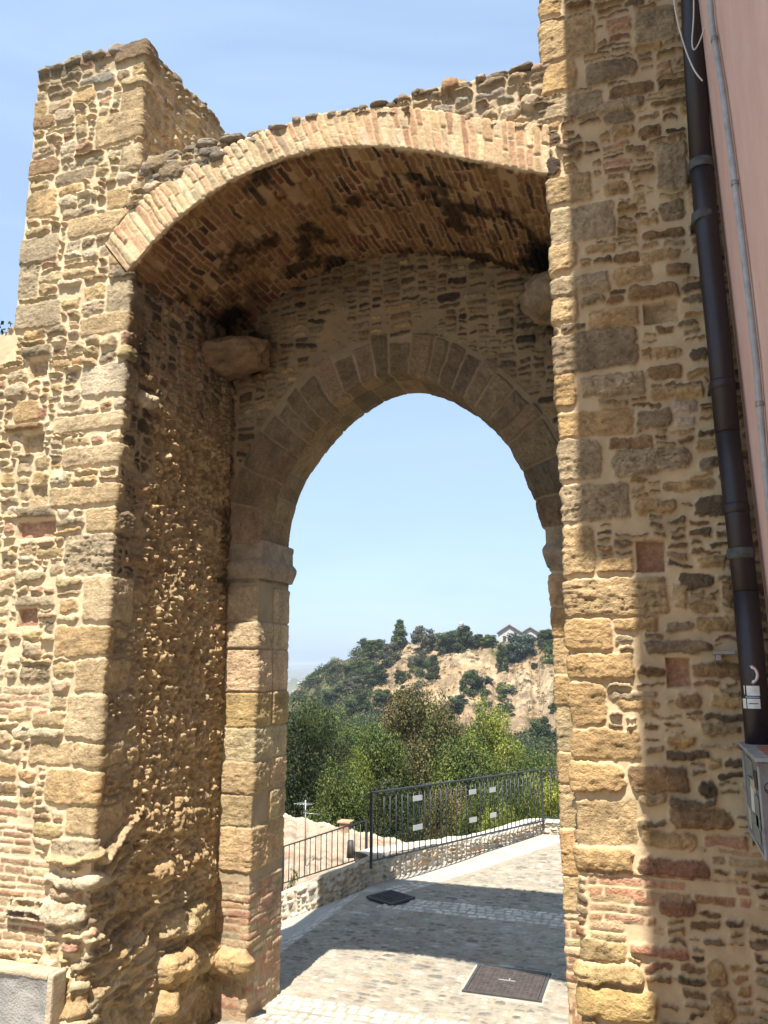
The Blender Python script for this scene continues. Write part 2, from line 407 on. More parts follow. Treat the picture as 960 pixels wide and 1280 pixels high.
key_stones(w, [
 ((19, 378, 75, 411), GTAN), ((100, 392, 156, 417), TAN, dict(wrap=.25)), ((102, 456, 152, 494), PALE, dict(wrap=.22)),
 ((67, 517, 154, 538), BUFF, dict(wrap=.12)), ((79, 557, 150, 582), BUFF, dict(wrap=.2)), ((62, 607, 152, 632), TAN, dict(wrap=.1)),
 ((108, 634, 150, 664), TAN, dict(wrap=.34)), ((81, 667, 146, 717), GTAN, dict(wrap=.05, rough=3.2)),
 ((104, 720, 146, 776), BUFF, dict(wrap=.30)), ((69, 782, 144, 821), OCHRE, dict(wrap=.08)),
 ((93, 824, 142, 865), TAN, dict(wrap=.32)), ((83, 868, 140, 925), BUFF, dict(wrap=.06)),
 ((37, 927, 91, 957), TAN), ((93, 929, 138, 959), TAN, dict(wrap=.30)), ((59, 963, 136, 1006), OCHRE, dict(wrap=.05)),
 ((83, 1009, 134, 1045), TAN, dict(wrap=.32)), ((65, 1049, 132, 1079), GTAN, dict(wrap=.1, rough=2)),
 ((43, 1028, 77, 1045), YEL), ((10, 1126, 112, 1154), PALE, dict(wrap=.0, bulge=.06, rough=2.0)),
 ((121, 142, 171, 179), TAN, dict(wrap=.2)), ((152, 112, 180, 140), TAN, dict(wrap=.3)), ((152, 182, 172, 212), BUFF, dict(wrap=.35)),
 ((31, 238, 70, 272), OCHRE, dict(round_=.3)), ((85, 268, 160, 292), TAN), ((25, 296, 73, 329), GTAN), ((22, 330, 48, 373), GTAN, dict(rough=2)),
 ((35, 197, 74, 219), BROWN, dict(round_=.4)), ((133, 236, 163, 262), OCHRE), ((133, 352, 160, 390), GTAN, dict(wrap=.2)),
 ((40, 144, 68, 160), BROWN, dict(round_=.4)), ((42, 126, 58, 146), OCHRE, dict(round_=.4)), ((50, 80, 90, 98), GBR, dict(round_=.4)),
 ((145, 54, 180, 78), BROWN, dict(wrap=.2, bulge=.05)), ((92, 112, 120, 128), OCHRE, dict(round_=.45)), ((74, 246, 96, 262), PALE, dict(round_=.5, bulge=.04)),
 ((118, 93, 144, 107), GREY, dict(round_=.5, bulge=.035)), ((100, 97, 118, 103), GREY, dict(round_=.5)), ((68, 212, 118, 228), GBR, dict(round_=.35)),
 ((74, 232, 104, 242), OCHRE, dict(round_=.4)), ((148, 215, 166, 229), PALE, dict(round_=.5, bulge=.035)),
 ((66, 449, 88, 460), OCHRE, {}), ((30, 433, 64, 446), GBR, dict(bulge=.04)), ((22, 634, 68, 648), GBR, dict(bulge=.05)), ((12, 531, 54, 540), BROWN, dict(bulge=.05)),
 ((46, 510, 58, 524), RED, {}), ((20, 500, 48, 528), OCHRE, {}), ((46, 684, 80, 696), YEL, {}), ((20, 744, 68, 758), GTAN, {}), ((12, 886, 40, 900), TAN, {}), ((42, 890, 80, 908), TAN, {}),
], uf, **Q)
key_stones(w, [((37, 449, 58, 472), BUFF), ((29, 542, 54, 566), BUFF), ((21, 651, 68, 672), PINK), ((22, 760, 46, 783), PINK), ((38, 606, 58, 634), BUFF)], uf, round_=.05, bulge=0, sink=0.045, warp=.3)
# bricks in the lower left and along the reveal foot
w.bricks(0.8, 0.98, uC-0.36, 1.62, pal=PAL_BRICK, skip=.1)
w.bricks(0.8, 1.63, uC-0.55, 1.95, pal=PAL_BRICK, missing=.12)
w.bricks(0.8, 2.62, uC-0.50, 2.86, pal=PAL_BRICK, missing=.1)
# rear pier: ashlar above, brick below
z = 3.74; rng = w.rng
while z > 1.2:
    hgt = min(rng.uniform(.24, .40), z-1.13)
    if hgt < 0.1: break
    col = pick(rng, [(TAN, 3), (BUFF, 3), (OCHRE, 2)])
    w.stone(uR+0.012, z-hgt+.006, uP+rng.choice([.02, .28, .45]), z-.004, col, bulge=.02, round_=.07, warp=.45, rough=1.3)
    w.stone(uP+.3, z-hgt+.006, uB+.03, z-.004, col*rng.uniform(.85, 1.1), bulge=.018, round_=.07, warp=.45, rough=1.3) if True else None
    z -= hgt
w.bricks(uR+0.01, -0.1, uB+0.1, 1.12, bl=.25, bh=.06, joint=.012, pal=PAL_BRICK)
# impost blocks (moulding itself is a part)
w.stone(uR+.012, 3.76, uB+.02, 4.14, np.array(GTAN)*.8, bulge=.01, round_=.03, warp=.3)
# big rough rocks at the foot of the reveal
key_stones(w, [((192, 1186, 228, 1232), OCHRE, dict(bulge=.16)), ((190, 1230, 222, 1262), OCHRE, dict(bulge=.15)), ((232, 1176, 262, 1214), TAN, dict(bulge=.10)),
   ((258, 1176, 288, 1206), OCHRE, dict(bulge=.14)), ((214, 1130, 250, 1166), YEL, dict(bulge=.07)), ((180, 1080, 208, 1104), BROWN, {}), ((212, 1008, 240, 1040), OCHRE, {}),
   ((236, 1006, 262, 1036), TAN, {}), ((178, 1028, 204, 1050), TAN, {}), ((218, 1066, 248, 1090), BROWN, {}), ((196, 1140, 222, 1170), BUFF, dict(bulge=.06)),
   ((150, 640, 172, 668), GBR, {}), ((176, 490, 196, 510), PALE, {}), ((200, 566, 212, 580), PALE, dict(bulge=.05))],
   lambda Y: uC+(Y-FY), plane='X', planeval=-3.9, bulge=.05, round_=.4, edge=.05, rough=2, warp=1.2)
for (du, v, wd, hg, ro, cc, bg) in ((-.36, 1.60, .62, .075, .10, TAN, .05), (.02, 1.70, .55, .07, .55, BUFF, .06), (-.02, 1.50, .50, .08, .50, TAN, .07), (-.42, 1.44, .60, .08, .02, PALE, .07),
        (.20, 1.52, .40, .07, .62, GTAN, .05), (-.10, 1.20, .42, .05, .25, GTAN, .04), (.10, 1.10, .50, .05, .40, TAN, .04), (.0, .98, .5, .06, .35, GBR, .05), (.35, 1.05, .45, .05, .5, BUFF, .05), (.15, .80, .6, .07, .30, TAN, .05), (-.15, .88, .35, .06, .15, GTAN, .04)):
    w.stone(uC+du, v, uC+du+wd, v+hg, cc, bulge=bg, round_=.4, edge=.03, rough=1.6, warp=1.6, rot=ro)
def styA(u, v):
    if u < uC-0.02:
        x = u-6.4
        if v > 8.35 or (x < -5.1 and v > 5.85): return None
        return dict(w=(.14, .46), h=(.045, .16), wmin=.05, hmin=.025, gap=.026, round=.33, bulge=.030, pal=PAL_LEFT, warp=1.1, rough=1.6, len_pow=1.5, skip=.03)
    if u < uR-0.01:
        if v > 6.4: return dict(w=(.10, .34), h=(.05, .16), wmin=.05, hmin=.03, gap=.03, round=.42, bulge=.025, pal=PAL_LEFT, warp=1.1)
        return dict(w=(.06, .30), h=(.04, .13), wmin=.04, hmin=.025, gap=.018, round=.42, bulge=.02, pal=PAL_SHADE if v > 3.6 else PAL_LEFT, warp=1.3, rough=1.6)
    return None
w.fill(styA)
# eroded, knobbly reveal
wr = sstep(uC+.28, uC+.5, w.U)*(1-sstep(uR-.10, uR-.01, w.U))*sstep(.9, 1.3, w.V)*(1-sstep(4.9, 5.7, w.V))
kn = 1-np.abs(fbm(w.U, w.V, .062, 900, 3, .55))*2.2
kn2 = fbm(w.U, w.V, .042, 950, 2, .5)
EXA = wr*(0.021*kn2+0.019*np.clip(kn, -1, 1)+0.026*fbm(w.U, w.V, .35, 930, 2)+.004)
w.C = w.C*(1-wr[..., None]*.6)+(np.array(OCHRE)*.92)*(wr[..., None]*.6)
w.C *= (1+wr*0.25*kn2)[..., None]
# general lumpiness and slow undulation
EXA = EXA+0.012*fbm(w.U, w.V, .7, 41, 2)
lowr = sstep(uC-.5, uC-.1, w.U)*(1-sstep(uR-.1, uR, w.U))*(1-sstep(1.3, 1.75, w.V))
rid = fbm(w.U*.5+w.V*.5, w.V-w.U*.45, .13, 71, 3)
EXA = EXA+lowr*(0.055*rid+.03*fbm(w.U, w.V, .3, 73, 2))
# soot under the left springing and around the corbel
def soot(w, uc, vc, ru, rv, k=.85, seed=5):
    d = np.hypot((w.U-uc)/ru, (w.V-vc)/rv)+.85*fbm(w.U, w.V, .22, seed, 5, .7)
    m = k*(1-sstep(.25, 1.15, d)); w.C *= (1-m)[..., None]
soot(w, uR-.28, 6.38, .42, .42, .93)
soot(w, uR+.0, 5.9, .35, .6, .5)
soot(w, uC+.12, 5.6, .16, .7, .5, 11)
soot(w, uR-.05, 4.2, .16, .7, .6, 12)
cut = 0.5*sstep(.35, .75, w.V)*(1-sstep(1.38, 1.5, w.V))*np.exp(-((w.U-uC)/.75)**2)+0
cut = np.clip(cut*1.3, 0, .6)
def PAf(U, V):
    a, b = PA(U); c, d = PA2(U)
    k = cut
    x = a*(1-k)+c*k; y = b*(1-k)+d*k
    x = x-.030*np.sin(np.clip((U-uC)/.75, 0, 1)*math.pi)*(U > uC)
    bat = 0.05*np.clip(1-V/1.2, 0, 1)
    return x, y-bat*(U < uC), V
tp_ = sstep(8.0, 8.4, w.V+.12*fbm(w.U, w.V, .2, 19, 3)); w.C = w.C*(1-.55*tp_[..., None])+np.array((.13, .115, .09))*.55*tp_[..., None]
X0, Y0 = PA(w.U)
rag = .06*fbm(w.U, w.V*0, .22, 8, 2)
topz = np.where(w.U < 1.30, 5.83+rag, np.where(w.U < uC+1.95, 8.40+rag*.7, 4.14))
topz = np.where(w.U > uR+0.005, 4.16, topz); topz = np.where((w.U > uC+.06) & (w.U <= uR+.005), 8.40+rag*.7, topz)
inring = (np.interp(X0, IN_O[:, 0], IN_O[:, 1])+np.maximum(-3.95-X0, 0)*1.3 < w.V+.03) & (np.interp(X0, EX_O[:, 0], EX_O[:, 1]) > w.V-.02) & (X0 > -4.2) & (w.U < uC+.02)
w.H = np.where(inring, -.03, w.H)
EXA = EXA*(1-inring)
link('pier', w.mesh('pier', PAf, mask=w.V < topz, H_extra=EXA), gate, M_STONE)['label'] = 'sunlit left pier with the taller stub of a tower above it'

# ================= right pier =================
ptsB = [(-0.2, BY+.02), (-.82, BY), (-.80, RY), (-.505, RY), (GX1, FY), (1.4, FY+.02)]
cuB, PB, _ = path_fn(ptsB)
vC = cuB[4]
us = steps((0, cuB[1]-.1, .03), (cuB[1]-.1, cuB[2]-.05, .02), (cuB[2]-.05, cuB[3], .008), (cuB[3], vC-.1, .02), (vC-.1, vC+1.16, .0078), (vC+1.16, cuB[5], .03))
vs = steps((-0.3, 0.6, .02), (0.6, 7.9, .0078), (7.9, 9.6, .03))
DK = lambda c, k=.8: tuple(a*k for a in c)
w = Wall(us, vs, seed=11, warp=0.013, mortar=(.47, .38, .26))
ufB = lambda X: vC+(X-GX1)
NB = -.22
key_stones(w, [
 ((674, 0, 702, 20), OCHRE, dict(wrap=NB)), ((676, 24, 744, 75), TAN, dict(wrap=-.1)), ((680, 79, 719, 117), OCHRE, dict(wrap=NB)), ((682, 119, 754, 147), GTAN, dict(wrap=-.06)),
 ((791, 9, 844, 50), GTAN), ((729, 77, 797, 102), GBR, dict(round_=.4)), ((760, 104, 819, 121), BROWN, dict(round_=.4)), ((745, 124, 807, 140), GTAN, dict(round_=.4)),
 ((752, 140, 792, 156), GBR, dict(round_=.4)), ((819, 178, 858, 237), GTAN), ((763, 159, 791, 173), OCHRE, dict(round_=.2)), ((797, 155, 828, 173), BROWN, dict(round_=.4, rough=3)),
 ((686, 219, 738, 254), TAN, dict(wrap=-.1)), ((690, 256, 769, 302), GTAN, dict(wrap=-.06)), ((691, 305, 722, 342), TAN, dict(wrap=NB, round_=.3)), ((693, 344, 761, 367), GTAN, dict(wrap=-.05)),
 ((694, 370, 722, 404), TAN, dict(wrap=NB)), ((785, 358, 847, 374), BROWN, dict(bulge=.05, round_=.3)), ((735, 386, 799, 410), OCHRE), ((694, 413, 797, 464), GBR, dict(wrap=-.1)),
 ((726, 468, 804, 495), GTAN, dict(strata=1.2)), ((697, 468, 720, 510), OCHRE, dict(wrap=NB)), ((700, 513, 791, 546), OCHRE, dict(wrap=-.08)), ((794, 511, 843, 535), GBR, dict(round_=.3)),
 ((844, 500, 872, 516), (.5, .4, .33)), ((846, 521, 870, 533), (.56, .5, .44)), ((702, 549, 753, 602), GTAN, dict(wrap=NB, rough=1.6, round_=.2)), ((705, 605, 787, 652), GTAN, dict(wrap=-.06, rough=2.2)),
 ((707, 657, 743, 719), TAN, dict(wrap=NB)), ((765, 560, 865, 592), GTAN, dict(round_=.45, strata=1.3)), ((747, 697, 792, 717), OCHRE), ((712, 723, 835, 770), TAN, dict(wrap=-.12, strata=1.2)),
 ((794, 624, 847, 642), OCHRE, dict(round_=.4)), ((865, 619, 907, 645), DARK, dict(round_=.4)), ((827, 600, 893, 614), OCHRE, dict(round_=.5)),
 ((715, 773, 765, 812), OCHRE, dict(wrap=NB)), ((717, 816, 792, 849), OCHRE, dict(wrap=-.08)), ((719, 853, 757, 908), OCHRE, dict(wrap=NB, round_=.2)), ((723, 911, 802, 948), OCHRE, dict(wrap=-.06)),
 ((727, 952, 780, 990), OCHRE, dict(wrap=NB, round_=.35)), ((786, 956, 861, 992), BROWN, dict(round_=.2)), ((804, 800, 889, 817), GBR, dict(bulge=.05, round_=.35)),
 ((731, 1000, 798, 1057), TAN, dict(wrap=-.1, bulge=.004)), ((735, 1059, 792, 1093), OCHRE, dict(wrap=NB)), ((836, 1010, 916, 1036), BROWN, dict(bulge=.045, round_=.45, rough=2)), ((804, 1038, 871, 1061), OCHRE, dict(round_=.3)),
 ((800, 1073, 885, 1096), RED, dict(round_=.35)), ((881, 1045, 932, 1060), PINK), ((824, 1122, 867, 1146), RED, dict(round_=.4)), ((790, 1182, 857, 1196), (.40, .22, .15)),
 ((741, 1175, 784, 1201), YEL, dict(round_=.35, wrap=-.1)), ((743, 1204, 806, 1230), YEL, dict(round_=.4, bulge=.05, wrap=-.1)), ((743, 1234, 820, 1274), (.49, .355, .17), dict(round_=.3, bulge=.06, wrap=-.2)),
 ((882, 1200, 908, 1232), OCHRE, dict(round_=.4)), ((886, 1236, 918, 1276), OCHRE, dict(round_=.45)), ((872, 975, 898, 998), DARK, dict(round_=.45, rough=3)), ((754, 1020, 755, 1021), TAN),
 ((866, 829, 928, 849), BROWN, dict(round_=.3)), ((842, 868, 878, 885), BROWN, dict(round_=.4, rough=2)), ((888, 869, 934, 885), OCHRE, dict(round_=.3)), ((770, 876, 826, 888), OCHRE, dict(round_=.5)),
 ((832, 938, 886, 950), DARK, dict(round_=.4)), ((884, 947, 902, 961), OCHRE, dict(round_=.4)), ((880, 892, 938, 902), DARK, dict(round_=.4)), ((768, 771, 822, 790), OCHRE, dict(round_=.25)),
 ((868, 771, 925, 790), OCHRE, dict(round_=.35)), ((864, 755, 898, 767), OCHRE, dict(round_=.4)), ((848, 716, 892, 736), DARK, dict(round_=.4)), ((872, 695, 906, 710), OCHRE, dict(round_=.3)),
 ((842, 730, 859, 760), TAN, dict(round_=.15)), ((902, 727, 917, 753), BROWN, dict(round_=.4)), ((766, 292+25, 800, 330), BROWN, dict(round_=.4, rough=3)), ((800, 312, 852, 326), OCHRE, dict(round_=.4)),
 ((766, 333, 816, 354), OCHRE, dict(round_=.35)), ((832, 328, 862, 343), BROWN, dict(round_=.4)), ((752, 228, 786, 246), OCHRE, dict(round_=.45)), ((790, 240, 807, 257), YEL, dict(round_=.15)),
 ((823, 250, 856, 277), GBR, dict(round_=.3, rough=3)), ((732, 306, 772, 318), OCHRE, dict(round_=.4)), ((862, 434, 886, 450), DARK, dict(round_=.4)), ((816, 434, 854, 448), OCHRE, dict(round_=.4)),
 ((808, 455, 852, 476), BROWN, dict(round_=.4)), ((810, 484, 882, 497), OCHRE, dict(round_=.45)), ((762, 546, 816, 562), BROWN, dict(round_=.2)), ((870, 548, 900, 564), OCHRE, dict(round_=.2)), ((876, 570, 902, 588), GBR, dict(round_=.4)),
 ((757, 22, 788, 30), PINK), ((757, 32, 788, 40), PINK), ((759, 43, 788, 52), RED),
], ufB, round_=.12, bulge=.026, warp=.8, rough=1.5)
key_stones(w, [((805, 377, 848, 403), BUFF), ((796, 675, 832, 715), (.45, .28, .19)), ((833, 822, 864, 860), PINK)], ufB, round_=.05, bulge=0, sink=0.05, warp=.3)
key_stones(w, [((752, 186+14, 792, 208), PINK), ((752, 210, 790, 217), RED), ((758, 218, 780, 224), BROWN)], ufB, round_=.2, bulge=.012)
def brick_rows(y0, y1, x0, x1, **k):
    a, b = atY(x0, y1, FY), atY(x1, y0, FY); w.bricks(ufB(a.x), a.z, ufB(b.x), b.z, **k)
brick_rows(1098, 1118, 736, 935, bl=.24, pal=PAL_BRICK, missing=.12)
brick_rows(1120, 1148, 736, 818, bl=.24, missing=.1)
brick_rows(1150, 1172, 738, 830, bl=.30, missing=.1)
brick_rows(1062, 1080, 890, 960, bl=.28)
# rear pier front strip: ashlar and brick
z = 3.74; rng = w.rng
while z > 1.2:
    hgt = min(rng.uniform(.24, .36), z-1.13)
    if hgt < 0.1: break
    w.stone(cuB[2]-.25, z-hgt+.006, cuB[3]-.004, z-.004, pick(rng, [(TAN, 2), (OCHRE, 3), (BUFF, 2)]), bulge=.02, round_=.1, warp=.5, rough=1.4)
    z -= hgt
w.stone(cuB[2]-.2, 3.76, cuB[3]-.004, 4.14, np.array(GTAN)*.8, bulge=.01, round_=.03, warp=.3)
w.bricks(cuB[1]-.1, -.1, cuB[3]-.01, 1.12, bl=.25, bh=.06)
def styB(u, v):
    if u > vC:
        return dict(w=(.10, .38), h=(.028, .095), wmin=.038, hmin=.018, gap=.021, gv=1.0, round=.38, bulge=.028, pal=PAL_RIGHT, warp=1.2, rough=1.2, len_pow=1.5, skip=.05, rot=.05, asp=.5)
    if cuB[3] < u <= vC: return dict(w=(.10, .34), h=(.05, .15), wmin=.05, hmin=.03, gap=.02, round=.4, bulge=.02, pal=PAL_SHADE, warp=1.2)
    return None
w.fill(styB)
EXB = 0.012*fbm(w.U, w.V, .7, 43, 2)
X0, Y0 = PB(w.U)
inring = (np.interp(X0, IN_O[:, 0], IN_O[:, 1])+np.maximum(X0+.50, 0)*2.4 < w.V+.02) & (np.interp(X0, EX_O[:, 0], EX_O[:, 1]) > w.V-.01) & (X0 < -.505) & (w.U > vC-.02)
w.H = np.where(inring, -.03, w.H); EXB = EXB*(1-inring)
topz = np.where(w.U < cuB[3]-.004, 4.16, 9.5)
def PBf(U, V):
    a, b = PB(U)
    bat = .07*np.clip(1-V/1.6, 0, 1)*(U > vC-.3)
    return a, b-bat, V
link('pier', w.mesh('pier', PBf, mask=w.V < topz, H_extra=EXB), gate, M_STONE)['label'] = 'right pier, mostly in shade, running up out of the picture'

# ================= outer brick ring + vault =================
xi, zi, Lo = resample(IN_O, np.linspace(0, 1, 50)); T = .34; DV = RY-FY+.05
us = steps((0, Lo, .0085)); vs = steps((-DV, -.02, .011), (-.02, T, .007), (T, T+.25, .02))
w = Wall(us, vs, seed=21, warp=.022, mortar=(.44, .35, .235), mortar_rough=.002)
rng = w.rng
u = 0.0
while u < Lo-.02:                       # fanned voussoir bricks, one full length or split in two
    bw = rng.uniform(.050, .068); k = rng.rand()
    cuts = [0, T+.02] if k < .35 else ([0, T*rng.choice([.36, .5, .62]), T+.02])
    for a, b in zip(cuts[:-1], cuts[1:]):
        w.stone(u+.005, a+.006+rng.uniform(-.01, .004), u+bw-.006, b-.006, pick(rng, PAL_PINKBR), bulge=.009*rng.uniform(.4, 1.6), round_=.14, edge=.006, warp=.35, rough=.6, mark=False, strata=.1)
    u += bw
w.bricks(0, -DV, Lo, -.012, bl=.27, bh=.058, joint=.011, vertical=True, bulge=.012, rough=1.4, missing=.06, warp=.42,
         pal=[((.29, .185, .11), 4), ((.33, .225, .125), 4), ((.24, .14, .09), 3), ((.19, .09, .06), 2.5), ((.09, .06, .045), 2.2), ((.36, .26, .15), 1.5)])
# lime wash and soot patches of the soffit
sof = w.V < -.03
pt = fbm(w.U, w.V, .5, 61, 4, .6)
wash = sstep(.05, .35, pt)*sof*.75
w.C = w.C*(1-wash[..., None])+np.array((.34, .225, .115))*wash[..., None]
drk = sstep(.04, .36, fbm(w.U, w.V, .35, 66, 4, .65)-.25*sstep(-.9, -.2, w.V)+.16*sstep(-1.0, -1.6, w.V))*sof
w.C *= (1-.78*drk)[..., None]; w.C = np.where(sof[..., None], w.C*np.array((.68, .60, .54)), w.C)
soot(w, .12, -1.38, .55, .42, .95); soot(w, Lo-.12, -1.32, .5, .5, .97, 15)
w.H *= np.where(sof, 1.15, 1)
w.H += np.where(sof, .006*fbm(w.U, w.V, .3, 65, 3), 0)
def P_outer(U, V):
    s = U/Lo; xi, zi, _ = resample(IN_O, s.ravel()); xe, ze, _ = resample(EX_O, s.ravel())
    xi, zi, xe, ze = [a.reshape(U.shape) for a in (xi, zi, xe, ze)]
    t = np.clip(V/T, 0, 1); x = xi*(1-t)+xe*t; z = zi*(1-t)+ze*t
    y = FY-.014+np.where(V < 0, -V, 0)+np.where(V > T, V-T, 0)
    return x, y, z+np.where(V < 0, -.05*V/ -DV*0, 0)
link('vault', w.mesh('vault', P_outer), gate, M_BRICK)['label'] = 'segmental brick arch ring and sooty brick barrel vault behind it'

# ================= rear arch ring =================
_, _, Lr = resample(IN_R, np.linspace(0, 1, 50)); T2 = .38; D2 = BY-RY
us = steps((0, Lr, .009)); vs = steps((-D2, -.01, .010), (-.01, T2, .008))
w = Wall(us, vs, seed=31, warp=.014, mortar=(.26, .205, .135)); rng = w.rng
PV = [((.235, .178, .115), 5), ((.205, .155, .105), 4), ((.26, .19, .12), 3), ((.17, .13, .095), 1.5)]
u = 0
while u < Lr-.03:
    bw = min(rng.uniform(.115, .19), Lr-u)
    if u < .8 or u > Lr-.9: bw = min(rng.uniform(.26, .34), Lr-u)
    c = pick(rng, PV)
    ov = T2-rng.choice([0, .02, .05, .09, .0])
    w.stone(u+.007, -.20, u+bw-.008, ov, c, bulge=.026, round_=.10, edge=.016, warp=.45, rough=1.3, mark=False)
    u += bw
u = 0
while u < Lr-.03:
    bw = rng.uniform(.20, .34)
    w.stone(u+.004, -D2, u+bw-.005, -.21, pick(rng, PV), bulge=.012, round_=.05, edge=.010, warp=.35, rough=1.2, mark=False); u += bw
w.H += .006*fbm(w.U, w.V, .4, 33, 2)
def P_rear(U, V):
    s = U/Lr; xi, zi, _ = resample(IN_R, s.ravel()); xe, ze, _ = resample(EX_R, s.ravel())
    xi, zi, xe, ze = [a.reshape(U.shape) for a in (xi, zi, xe, ze)]
    t = np.clip(V/T2, 0, 1); x = xi*(1-t)+xe*t; z = zi*(1-t)+ze*t
    return x, RY-.012+np.where(V < 0, -V, 0), z
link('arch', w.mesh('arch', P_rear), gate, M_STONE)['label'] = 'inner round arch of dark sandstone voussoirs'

# ================= rear wall above the inner arch =================
us = steps((-3.97, -.42, .0095)); vs = steps((4.1, 7.0, .0095))
w = Wall(us, vs, seed=37, warp=.013, mortar=(.31, .235, .15))
zex = np.interp(w.us, EX_R[:, 0], EX_R[:, 1])
for i, uu in enumerate(np.arange(-3.97, -.42, .01)):
    w.block(uu, 4.1, uu+.005, float(np.interp(uu, EX_R[:, 0], EX_R[:, 1]))-.02)
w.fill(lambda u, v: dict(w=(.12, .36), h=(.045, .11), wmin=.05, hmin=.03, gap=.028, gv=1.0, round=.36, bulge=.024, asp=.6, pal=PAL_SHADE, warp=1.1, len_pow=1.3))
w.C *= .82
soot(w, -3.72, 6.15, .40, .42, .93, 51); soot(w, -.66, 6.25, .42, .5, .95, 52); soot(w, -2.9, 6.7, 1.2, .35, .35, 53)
zex2 = np.interp(w.U, EX_R[:, 0], EX_R[:, 1])
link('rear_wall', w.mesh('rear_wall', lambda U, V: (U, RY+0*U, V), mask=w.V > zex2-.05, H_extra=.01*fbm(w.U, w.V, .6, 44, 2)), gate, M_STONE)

# ================= masonry above the ring, turning over the top =================
us = steps((-4.08, -.44, .0095)); vs = steps((6.55, 7.19, .0095), (7.19, 9.4, .02))
w = Wall(us, vs, seed=47, warp=.013, mortar=(.36, .30, .22))
w.fill(lambda u, v: dict(w=(.10, .34), h=(.04, .11), wmin=.06, hmin=.03, gap=.022, asp=.55, round=.38, bulge=.028, pal=[(GBR, 3), (GTAN, 3), (BROWN, 1.5), (GREY, 2), (DARK, 1)], warp=1.2, rough=1.6))
key_stones(w, [((622, 134, 650, 152), PALE, dict(bulge=.05)), ((650, 122, 674, 138), PALE, dict(bulge=.05)), ((248, 192, 268, 204), PALE, dict(bulge=.06)), ((200, 205, 232, 225), GBR, dict(bulge=.06)),
   ((550, 102, 575, 118), BROWN, dict(bulge=.05)), ((182, 228, 200, 240), PALE, dict(bulge=.05)), ((184, 196, 214, 214), GBR, dict(bulge=.07))], lambda X: X, round_=.5, rough=1.2)
zeo = np.interp(w.U, EX_O[:, 0], EX_O[:, 1])
def P_top(U, V):
    zt = 7.17+.05*fbm(U, V*0, .35, 14, 2); over = np.maximum(V-zt, 0)
    z = np.minimum(V, zt)+over*.37; y = FY+.012+over*.97
    dip = .0
    return U, y, z
link('wall_top', w.mesh('wall_top', P_top, mask=(w.V > zeo-.05), H_extra=.02*fbm(w.U, w.V, .25, 48, 3)), gate, M_STONE)['label'] = 'ragged rubble left on top of the arch'

M_CORE = plain('rubble_core', (.40, .31, .2), rough=.95, var=.2, vscale=9, bump=1.0, bscale=40, spec=.15)
# cores inside the masonry (they carry the shadows and close the backs)
b = BM()
b.box((-5.73, 5.95, 2.85), (1.26, 1.8, 5.8)); b.box((-4.62, 6.1, .8), (.9, 1.5, 1.8)); b.box((-4.54, 5.95, 3.75), (1.06, 1.84, 4.1)); b.box((-4.54, 5.32, 7.05), (1.06, .55, 2.6)); b.box((-4.32, 5.95, 7.05), (.60, 1.84, 2.6))
b.box((-3.93, 6.95, 2.0), (.7, .46, 4.1)); 
b.done('core', M_CORE, gate)['label'] = 'rubble fill at the back of the left pier'
b = BM()
b.box((.55, 6.0, 4.7), (1.9, 1.90, 9.4)); b.box((-.62, 6.95, 2.0), (.32, .46, 4.1))
b.done('core', M_CORE, gate)['label'] = 'rubble fill at the back of the right pier'
# back wall of the gate with the inner arch cut out (seen only from beyond)
xs = np.linspace(-4.0, -.44, 90); zlo = []
for x in xs:
    zlo.append(max(float(np.interp(x, IN_R[:, 0], IN_R[:, 1], left=4.12, right=4.12))+.03, 4.13))
bb = bmesh.new()
for yy, zt in ((BY-.012, 7.90),):
    lo = [bb.verts.new((x, yy, z)) for x, z in zip(xs, zlo)]; hi = [bb.verts.new((x, yy, zt)) for x in xs]
    lo2 = [bb.verts.new((x, 6.70, 7.0)) for x in xs]; hi2 = [bb.verts.new((x, 6.0, 7.45)) for x in xs]
    for i in range(len(xs)-1):
        bb.faces.new((lo[i], lo[i+1], hi[i+1], hi[i])); bb.faces.new((hi[i], hi[i+1], hi2[i+1], hi2[i])); bb.faces.new((hi2[i], hi2[i+1], lo2[i+1], lo2[i]))
me = bpy.data.meshes.new('back_wall'); bb.to_mesh(me); bb.free(); link('back_wall', me, gate, M_CORE)

# ================= loose looking stones: coping, corbels, imposts =================
def rock(bm, c, d, seed, rough=.12, sub=3, rot=0.0, ex=.60):
    rnd = random.Random(seed)
    r = bmesh.ops.create_icosphere(bm, subdivisions=sub, radius=1)
    from mathutils import noise
    off = Vector((rnd.uniform(-50, 50), rnd.uniform(-50, 50), rnd.uniform(-50, 50)))
    R = Matrix.Rotation(rot, 3, 'Z') @ Matrix.Rotation(rnd.uniform(-.15, .15), 3, 'Y')
    for v in r['verts']:
        p = v.co.copy(); q = Vector([math.copysign(abs(a)**ex, a) for a in p])      # a little boxy
        n = noise.noise(p*1.3+off)*1.0+noise.noise(p*3.1+off)*.65+noise.noise(p*7+off)*.35
        q = q*(1+rough*n)
        q = Vector((q.x*d[0]/2, q.y*d[1]/2, q.z*d[2]/2)); v.co = R @ q+Vector(c)
    for f in bm.faces: f.smooth = True
def stone_mat(name, col, dark): 
    return plain(name, col, rough=.95, var=.2, vscale=9, bump=1.0, bscale=55, spec=.15, stain=dark)
M_COPE = stone_mat('weathered_coping', (.27, .22, .16), (.10, .085, .065))
M_CORB = stone_mat('corbel_stone', (.24, .16, .085), (.10, .066, .04))
M_CORB2 = stone_mat('corbel_stone_pale', (.25, .18, .11), (.12, .085, .055))
M_IMP = stone_mat('impost_stone', (.31, .245, .17), (.17, .13, .09))
rnd = random.Random(4)
bb = bmesh.new(); k = 0; x = -5.08
